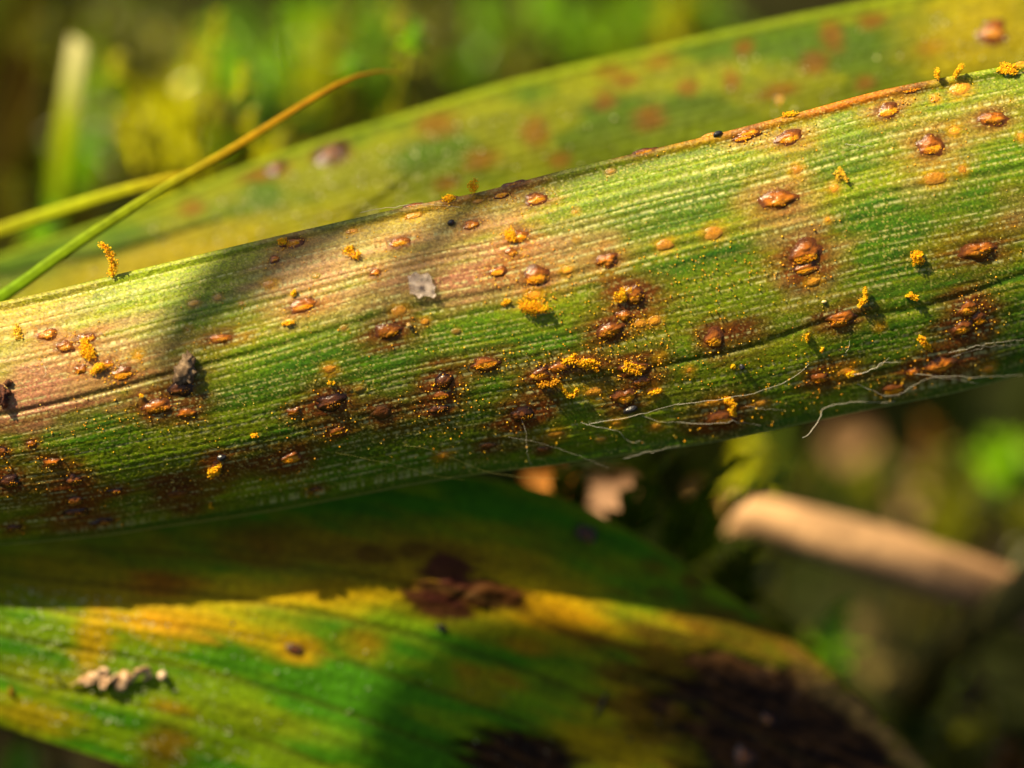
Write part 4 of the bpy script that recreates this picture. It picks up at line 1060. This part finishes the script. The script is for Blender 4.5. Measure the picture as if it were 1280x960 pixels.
stem('stem', [foot, P(1130, 872, 27), P(1200, 800, 18.5), P(1285, 735, 13.5), P(1400, 650, 8)], [1.0, 0.95, 0.9, 0.9, 0.8], [(0.07, 0.05, 0.012), (0.13, 0.10, 0.02), (0.12, 0.10, 0.02), (0.10, 0.09, 0.02), (0.1, 0.1, 0.02)], 'dull olive stem crossing in front of the end of the tan straw', 'stem', 7.0)
foot = P(705, 170, 66); foot[2] = 0
stem('straw', [foot, P(700, 70, 48), P(690, 30, 46), P(684, -40, 44)], [1.5, 1.4, 1.2, 0.9], [(0.30, 0.13, 0.08), (0.34, 0.16, 0.10), (0.20, 0.13, 0.05), (0.1, 0.1, 0.02)], 'short pinkish-brown dead stalk behind the blotched leaf', 'straw', 5.0)

# dead bits of leaf litter beyond the lower leaf
def litter(px, py, d, w, h, ang, colr, lab, seed):
    n = 9
    X, Y = np.meshgrid(np.linspace(-1, 1, n), np.linspace(-1, 1, n), indexing='ij')
    k = 1 / 64.0 * (FOCUS + d) / FOCUS
    wy = (1 - 0.75 * X ** 2) * (1 + 0.5 * (noise(X * 2 + seed, 1.0) - 0.5))
    xx, yy = X * w * k, Y * wy * h * k
    zz = 0.8 * k * min(w, h) * (0.5 * Y ** 2 + 0.6 * noise(X * 1.5 + seed, Y * 1.5))
    c, s = math.cos(ang), math.sin(ang)
    cen = P(px, py, d)
    R = CR @ np.array([xx * c - yy * s, -(xx * s + yy * c), zz]).reshape(3, -1)
    R2 = CR @ np.array([xx * c - yy * s, -(xx * s + yy * c), zz - 0.12]).reshape(3, -1)
    V = np.concatenate([R.T, R2.T]) + cen
    i = np.arange(n - 1)[:, None] * n; j = np.arange(n - 1)[None]
    F = np.stack([i + j, i + n + j, i + n + j + 1, i + j + 1], -1).reshape(-1, 4)
    ri = [q * n for q in range(n)] + [(n - 1) * n + q for q in range(1, n)] + [q * n + n - 1 for q in range(n - 2, -1, -1)] + list(range(n - 2, 0, -1))
    S = np.array([(ri[q], ri[(q + 1) % len(ri)], ri[(q + 1) % len(ri)] + n * n, ri[q] + n * n) for q in range(len(ri))])
    C = np.array(colr) * (0.45 + 0.6 * noise(X * 3 + seed, Y * 5))[..., None]
    o, _ = origin_mesh('dead_leaf', V, np.concatenate([F, F[:, ::-1] + n * n, S]), np.tile(C.reshape(-1, 3), (2, 1)), M_STRAW, base=cen)
    tag(o, lab, 'dead leaf', 'dead leaf scraps in the grass')
litter(765, 618, 15, 74, 62, 0.4, (0.50, 0.31, 0.20), 'large pinkish-tan dead leaf scrap behind the dark fronds', 1.0)
litter(690, 600, 13, 80, 30, 0.2, (0.46, 0.20, 0.06), 'orange-brown dead leaf scrap under the rim of the rust-dotted leaf', 2.0)
litter(1140, 612, 38, 46, 76, 0.2, (0.46, 0.30, 0.16), 'upright tan dead leaf scrap beyond the thick straw', 3.0)
litter(1060, 548, 40, 60, 60, 0.1, (0.34, 0.21, 0.11), 'dim brown dead leaf scrap just under the lower rim, far back', 4.0)
litter(870, 612, 16, 26, 34, 0.5, (0.50, 0.33, 0.13), 'small tan dead leaf scrap among the dark fronds', 5.0)
litter(905, 632, 16, 22, 26, -0.3, (0.44, 0.28, 0.10), 'smallest ochre dead leaf scrap beside the broken end of the straw', 6.0)

# feathery moss fronds by the broken straw
def frond(px, py, d, tip, nl, ll, colr, lab, seed):
    rs = np.random.default_rng(seed)
    a, b = P(px, py, d), P(*tip)
    mid = (a + b) / 2 + np.array([0, 0, 1.2])
    path = smooth_path([a, mid, b], nl)
    root = empty('moss_frond', a)
    v, f = tube(path, np.linspace(0.12, 0.05, nl), 5)
    link('stalk', mesh_from('stalk', v - a, f, np.tile(np.array(colr) * 0.6, (len(v), 1))), M_GRASS, root)
    t, s1, s2 = frames(path)
    V, F, C = [], [], []
    for i in range(2, nl):
        for sgn in (-1, 1):
            dr = t[i] * rs.uniform(0.5, 1.0) + sgn * s1[i] * rs.uniform(0.7, 1.1) + s2[i] * rs.uniform(-0.2, 0.5)
            dr /= np.linalg.norm(dr)
            L = ll * rs.uniform(0.6, 1.15) * (1 - 0.55 * i / nl)
            sd = np.cross(dr, s2[i]); sd /= np.linalg.norm(sd)
            up = np.cross(sd, dr)
            o = len(V)
            V += [path[i], path[i] + dr * L * 0.45 + sd * L * 0.26, path[i] + dr * L, path[i] + dr * L * 0.45 - sd * L * 0.26, path[i] + dr * L * 0.5 - up * L * 0.1]
            F += [(o, o + 1, o + 4, o + 4), (o + 1, o + 2, o + 4, o + 4), (o + 2, o + 3, o + 4, o + 4), (o + 3, o, o + 4, o + 4)]
            C += [np.array(colr) * rs.uniform(0.6, 1.3)] * 5
    link('leaflets', mesh_from('leaflets', np.array(V) - a, np.array(F)[:, :3], np.array(C)), M_GRASS, root)['kind'] = 'stuff'
    tag(root, lab, 'moss frond', 'moss fronds beyond the lower leaf')
frond(840, 700, 12.4, (930, 575, 8.6), 26, 2.0, (0.095, 0.142, 0.008), 'dark feathery moss frond crossing the dead leaf scraps', 21)
frond(780, 680, 11.2, (850, 565, 7.9), 24, 1.8, (0.076, 0.114, 0.008), 'dark moss frond rising beside the large dead leaf scrap', 22)
frond(860, 720, 13.6, (985, 590, 10.1), 26, 2.2, (0.152, 0.228, 0.010), 'green moss frond curling over the broken end of the straw', 23)
frond(900, 800, 14.9, (935, 690, 10.1), 20, 2.0, (0.067, 0.095, 0.007), 'blackish moss frond hanging below the broken end of the straw', 24)
frond(700, 650, 11.2, (745, 580, 8.6), 18, 1.6, (0.114, 0.133, 0.008), 'short olive moss frond under the rim near the orange-brown scrap', 25)
frond(1010, 840, 17.4, (890, 720, 10.8), 22, 1.8, (0.190, 0.247, 0.012), 'yellow-green moss frond beside the edge of the yellowing leaf', 26)

# ------------------------------------------------------------------ turf
def shoot_mesh(colr, tipc, seed, nl=34, ll=1.0):
    rs = np.random.default_rng(seed)
    V, F, C = [], [], []
    for i in range(nl):
        z = i / nl
        a = i * 2.399 + rs.uniform(-0.3, 0.3)
        base = np.array([0, 0, -1.6 + 1.6 * z])
        el = 0.1 + 1.0 * z + rs.uniform(-0.2, 0.2)
        dr = np.array([math.cos(a) * math.cos(el), math.sin(a) * math.cos(el), math.sin(el)])
        sd = np.array([-math.sin(a), math.cos(a), 0]); up = np.cross(dr, sd)
        L = ll * rs.uniform(0.7, 1.1) * (1.1 - 0.4 * z); w = L * 0.20
        o = len(V)
        V += [base, base + dr * L * 0.45 + sd * w + up * 0.1 * L, base + dr * L - np.array([0, 0, 0.15 * L]), base + dr * L * 0.45 - sd * w + up * 0.1 * L, base + dr * L * 0.5]
        F += [(o, o + 1, o + 4), (o + 1, o + 2, o + 4), (o + 2, o + 3, o + 4), (o + 3, o, o + 4)]
        k = rs.uniform(0.7, 1.25)
        C += [np.array(colr) * k] * 2 + [np.array(tipc) * k] + [np.array(colr) * k] * 2
    return mesh_from('leaflets', np.array(V), np.array(F), np.array(C))
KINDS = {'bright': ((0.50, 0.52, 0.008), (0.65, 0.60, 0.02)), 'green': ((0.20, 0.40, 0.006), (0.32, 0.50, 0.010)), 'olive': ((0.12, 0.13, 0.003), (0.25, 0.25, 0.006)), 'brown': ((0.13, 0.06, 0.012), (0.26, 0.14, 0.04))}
M_MOSS = pigment_mat('moss_surface', rough=0.3, spec=0.45, mottle=0.2, mscale=2500, transl=0.3)
SHOOT = {k: [shoot_mesh(c[0], c[1], 40 + 7 * q + len(k)) for q in range(2)] for k, c in KINDS.items()}
stalk_v, stalk_f = tube(np.array([(0, 0, -8.0), (0.05, 0, -4), (0, 0, -1.0)]), np.array([0.14, 0.12, 0.1]), 5)
STALK = mesh_from('stalk', stalk_v, stalk_f, np.tile((0.10, 0.09, 0.015), (len(stalk_v), 1)))
for me in (m for l in SHOOT.values() for m in l):
    me.materials.append(M_MOSS)
STALK.materials.append(M_GRASS)
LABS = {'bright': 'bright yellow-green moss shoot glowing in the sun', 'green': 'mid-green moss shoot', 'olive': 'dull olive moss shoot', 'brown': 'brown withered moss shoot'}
def shoot(px, py, d, size, kind, seed):
    rs = random.Random(seed)
    p = P(px, py, d)
    root = empty('moss_shoot', p)
    sc = size
    o1 = link('leaflets', SHOOT[kind][seed % 2], None, root); o2 = link('stalk', STALK, None, root)
    o1['kind'] = 'stuff'
    root.scale = (sc, sc, sc)
    root.rotation_euler = (rs.uniform(-0.5, 0.3), rs.uniform(-0.4, 0.4), rs.uniform(0, 6.28))
    where = 'in the turf beyond the blotched leaf' if py < 300 else ('in the turf around the thick straw' if px > 400 else 'in the turf under the yellowing leaf')
    tag(root, LABS[kind] + ' ' + where, 'moss shoot', kind + ' moss shoots ' + where)
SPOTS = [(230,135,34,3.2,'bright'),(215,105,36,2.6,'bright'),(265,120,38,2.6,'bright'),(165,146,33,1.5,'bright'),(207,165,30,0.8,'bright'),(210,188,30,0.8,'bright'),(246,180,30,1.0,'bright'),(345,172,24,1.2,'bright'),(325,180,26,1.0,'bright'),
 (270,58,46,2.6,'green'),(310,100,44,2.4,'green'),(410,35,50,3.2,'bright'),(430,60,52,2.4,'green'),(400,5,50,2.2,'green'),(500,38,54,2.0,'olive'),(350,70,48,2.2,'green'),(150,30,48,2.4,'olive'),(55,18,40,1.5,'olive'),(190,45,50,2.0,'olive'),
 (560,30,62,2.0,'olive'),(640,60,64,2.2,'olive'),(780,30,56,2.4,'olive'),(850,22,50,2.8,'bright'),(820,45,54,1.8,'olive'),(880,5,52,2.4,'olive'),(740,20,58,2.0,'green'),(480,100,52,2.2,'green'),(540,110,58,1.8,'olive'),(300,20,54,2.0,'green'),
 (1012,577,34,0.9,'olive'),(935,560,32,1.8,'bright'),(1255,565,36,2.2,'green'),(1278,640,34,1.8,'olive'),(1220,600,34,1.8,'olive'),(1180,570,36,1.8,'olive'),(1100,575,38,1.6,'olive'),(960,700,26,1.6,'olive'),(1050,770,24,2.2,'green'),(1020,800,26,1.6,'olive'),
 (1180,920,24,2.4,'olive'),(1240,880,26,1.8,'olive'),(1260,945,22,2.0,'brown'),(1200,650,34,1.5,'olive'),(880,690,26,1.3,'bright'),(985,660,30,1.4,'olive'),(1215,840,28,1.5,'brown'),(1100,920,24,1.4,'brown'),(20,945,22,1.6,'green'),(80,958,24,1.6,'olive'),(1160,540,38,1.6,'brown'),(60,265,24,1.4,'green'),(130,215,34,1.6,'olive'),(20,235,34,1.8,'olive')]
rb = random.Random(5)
for q in range(34):  # small shoots added to give bright out-of-focus highlights
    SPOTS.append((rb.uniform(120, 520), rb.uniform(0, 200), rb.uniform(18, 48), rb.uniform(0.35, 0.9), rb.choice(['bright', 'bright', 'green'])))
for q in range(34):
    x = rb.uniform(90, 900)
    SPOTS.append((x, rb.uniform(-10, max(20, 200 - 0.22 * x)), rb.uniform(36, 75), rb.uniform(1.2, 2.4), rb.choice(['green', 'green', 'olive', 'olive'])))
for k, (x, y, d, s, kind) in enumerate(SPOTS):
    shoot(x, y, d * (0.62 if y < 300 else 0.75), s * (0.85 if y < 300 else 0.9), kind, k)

def turf():
    n = 15000
    X = RNG.uniform(-130, 130, n); Y = RNG.uniform(40, 340, n)
    keep = RNG.uniform(0, 1, n) < 0.25 + 0.9 * sstep(0.4, 0.6, fbm(X / 14, Y / 14, 2.2))
    X, Y = X[keep], Y[keep]; n = len(X)
    L = RNG.uniform(4, 13, n)
    lean = RNG.normal(0, 0.5, (n, 2))
    base = np.c_[X, Y, np.full(n, -1.5)]
    tip = base + np.c_[lean * L[:, None], L]
    # blades stay well below the leaves
    c = (tip - CO) @ CR
    dep = -c[:, 2] - FOCUS
    ok = dep > 19 + 10 * sstep(-10, -25, c[:, 1] * 0)
    base, tip, L, lean = base[ok], tip[ok], L[ok], lean[ok]; n = len(L)
    a = RNG.uniform(0, 6.28, n); sd = np.c_[np.cos(a), np.sin(a), np.zeros(n)] * RNG.uniform(0.2, 0.7, n)[:, None]
    mid = base * 0.5 + tip * 0.5 + np.c_[-lean * L[:, None] * 0.25, L * 0.08]
    V = np.stack([base - sd, base + sd, mid + sd * 0.9, mid - sd * 0.9, tip], 1)
    o = (np.arange(n) * 5)[:, None]
    F = np.concatenate([np.array([0, 1, 2])[None] + o, np.array([0, 2, 3])[None] + o, np.array([3, 2, 4])[None] + o])
    pal = np.array([(0.012, 0.030, 0.001), (0.028, 0.058, 0.001), (0.008, 0.016, 0.001), (0.020, 0.010, 0.002), (0.12, 0.18, 0.002), (0.03, 0.045, 0.001)])
    k = (fbm(base[:, 0] / 18, base[:, 1] / 18, 5) * 9 + RNG.uniform(-1.2, 1.2, n)).astype(int) % 6
    C = np.repeat((pal[k] * RNG.uniform(0.5, 1.3, (n, 1)))[:, None], 5, 1)
    return V.reshape(-1, 3), F, C.reshape(-1, 3)
v, f, c = turf()
tag(link('turf', mesh_from('turf', v, f, c, smooth=False), M_GRASS), 'dense mossy grass turf under the leaves', 'grass', kind='stuff')

# taller grass standing between the sun and the leaves; only its shadows reach the picture
def towards_sun(p, L):
    return np.asarray(p) + SUN * L
def caster(targets, L, widths, lab):
    pts = [towards_sun(P(*t), l) for t, l in zip(targets, L)]
    grass_blade('grass_blade', pts, widths, [G1, G2, G2, G1], lab, group='tall grass shading the leaves', fold=0.15, side=SUN, n=30)
FAR1 = P(1700, -2200, 110); FAR1[2] = 0
def caster2(targets, L, widths, foot, lab, cols=(G1, G2, G2, G1)):
    pts = [towards_sun(P(*t), l) for t, l in zip(targets, L)] + [np.asarray(foot, float)]
    grass_blade('grass_blade', pts, widths, list(cols), lab, group='tall grass shading the leaves', fold=0.15, side=SUN, n=40)
caster2([(205, 480, 0.4), (218, 405, 0.3), (245, 345, 0.3), (310, 290, 0.3), (420, 205, 0.3), (600, 135, 0.3), (800, 80, 0.3), (1150, -110, 0.3), (1400, -300, 0.3)], [112, 112, 112, 112, 112, 112, 112, 110, 100], [0.6, 3.0, 3.4, 2.6, 1.6, 1.3, 1.3, 1.3, 1.3, 1.2], FAR1, 'tall grass blade whose shadow falls beside the pink stretch of the rust-dotted leaf')
caster2([(472, 430, 0.3), (490, 355, 0.2), (525, 295, 0.3), (600, 213, 0.3), (720, 160, 0.3), (900, 95, 0.3), (1150, -60, 0.3), (1400, -250, 0.3)], [118, 118, 117, 116, 116, 116, 114, 100], [0.3, 1.3, 1.6, 1.2, 1.1, 1.1, 1.2, 1.2, 1.2], FAR1 + np.array([20, 10, 0]), 'tall grass blade whose shadow crosses the see-through flake')
FL = towards_sun(P(-1400, 1700, 8), 60); FL[2] = 0
caster2([(1250, 1000, 10), (1000, 965, 9), (860, 915, 8), (730, 895, 7.5), (620, 920, 7), (540, 1040, 7), (350, 1330, 7)], [110, 108, 106, 106, 106, 100, 90], [1.0, 3.4, 3.4, 3.6, 3.4, 2.8, 2.2, 1.5], FL, 'broad grass blade whose shadow dulls the middle of the yellowing leaf')
caster2([(985, 838, 8), (1040, 868, 8.5), (1110, 915, 9), (1200, 985, 10), (1400, 1150, 12)], [106, 106, 106, 106, 100], [0.5, 2.2, 3.2, 3.6, 3.0, 2.0], FL + np.array([60, -60, 0]), 'grass blade whose shadow dulls the dead tip of the yellowing leaf')
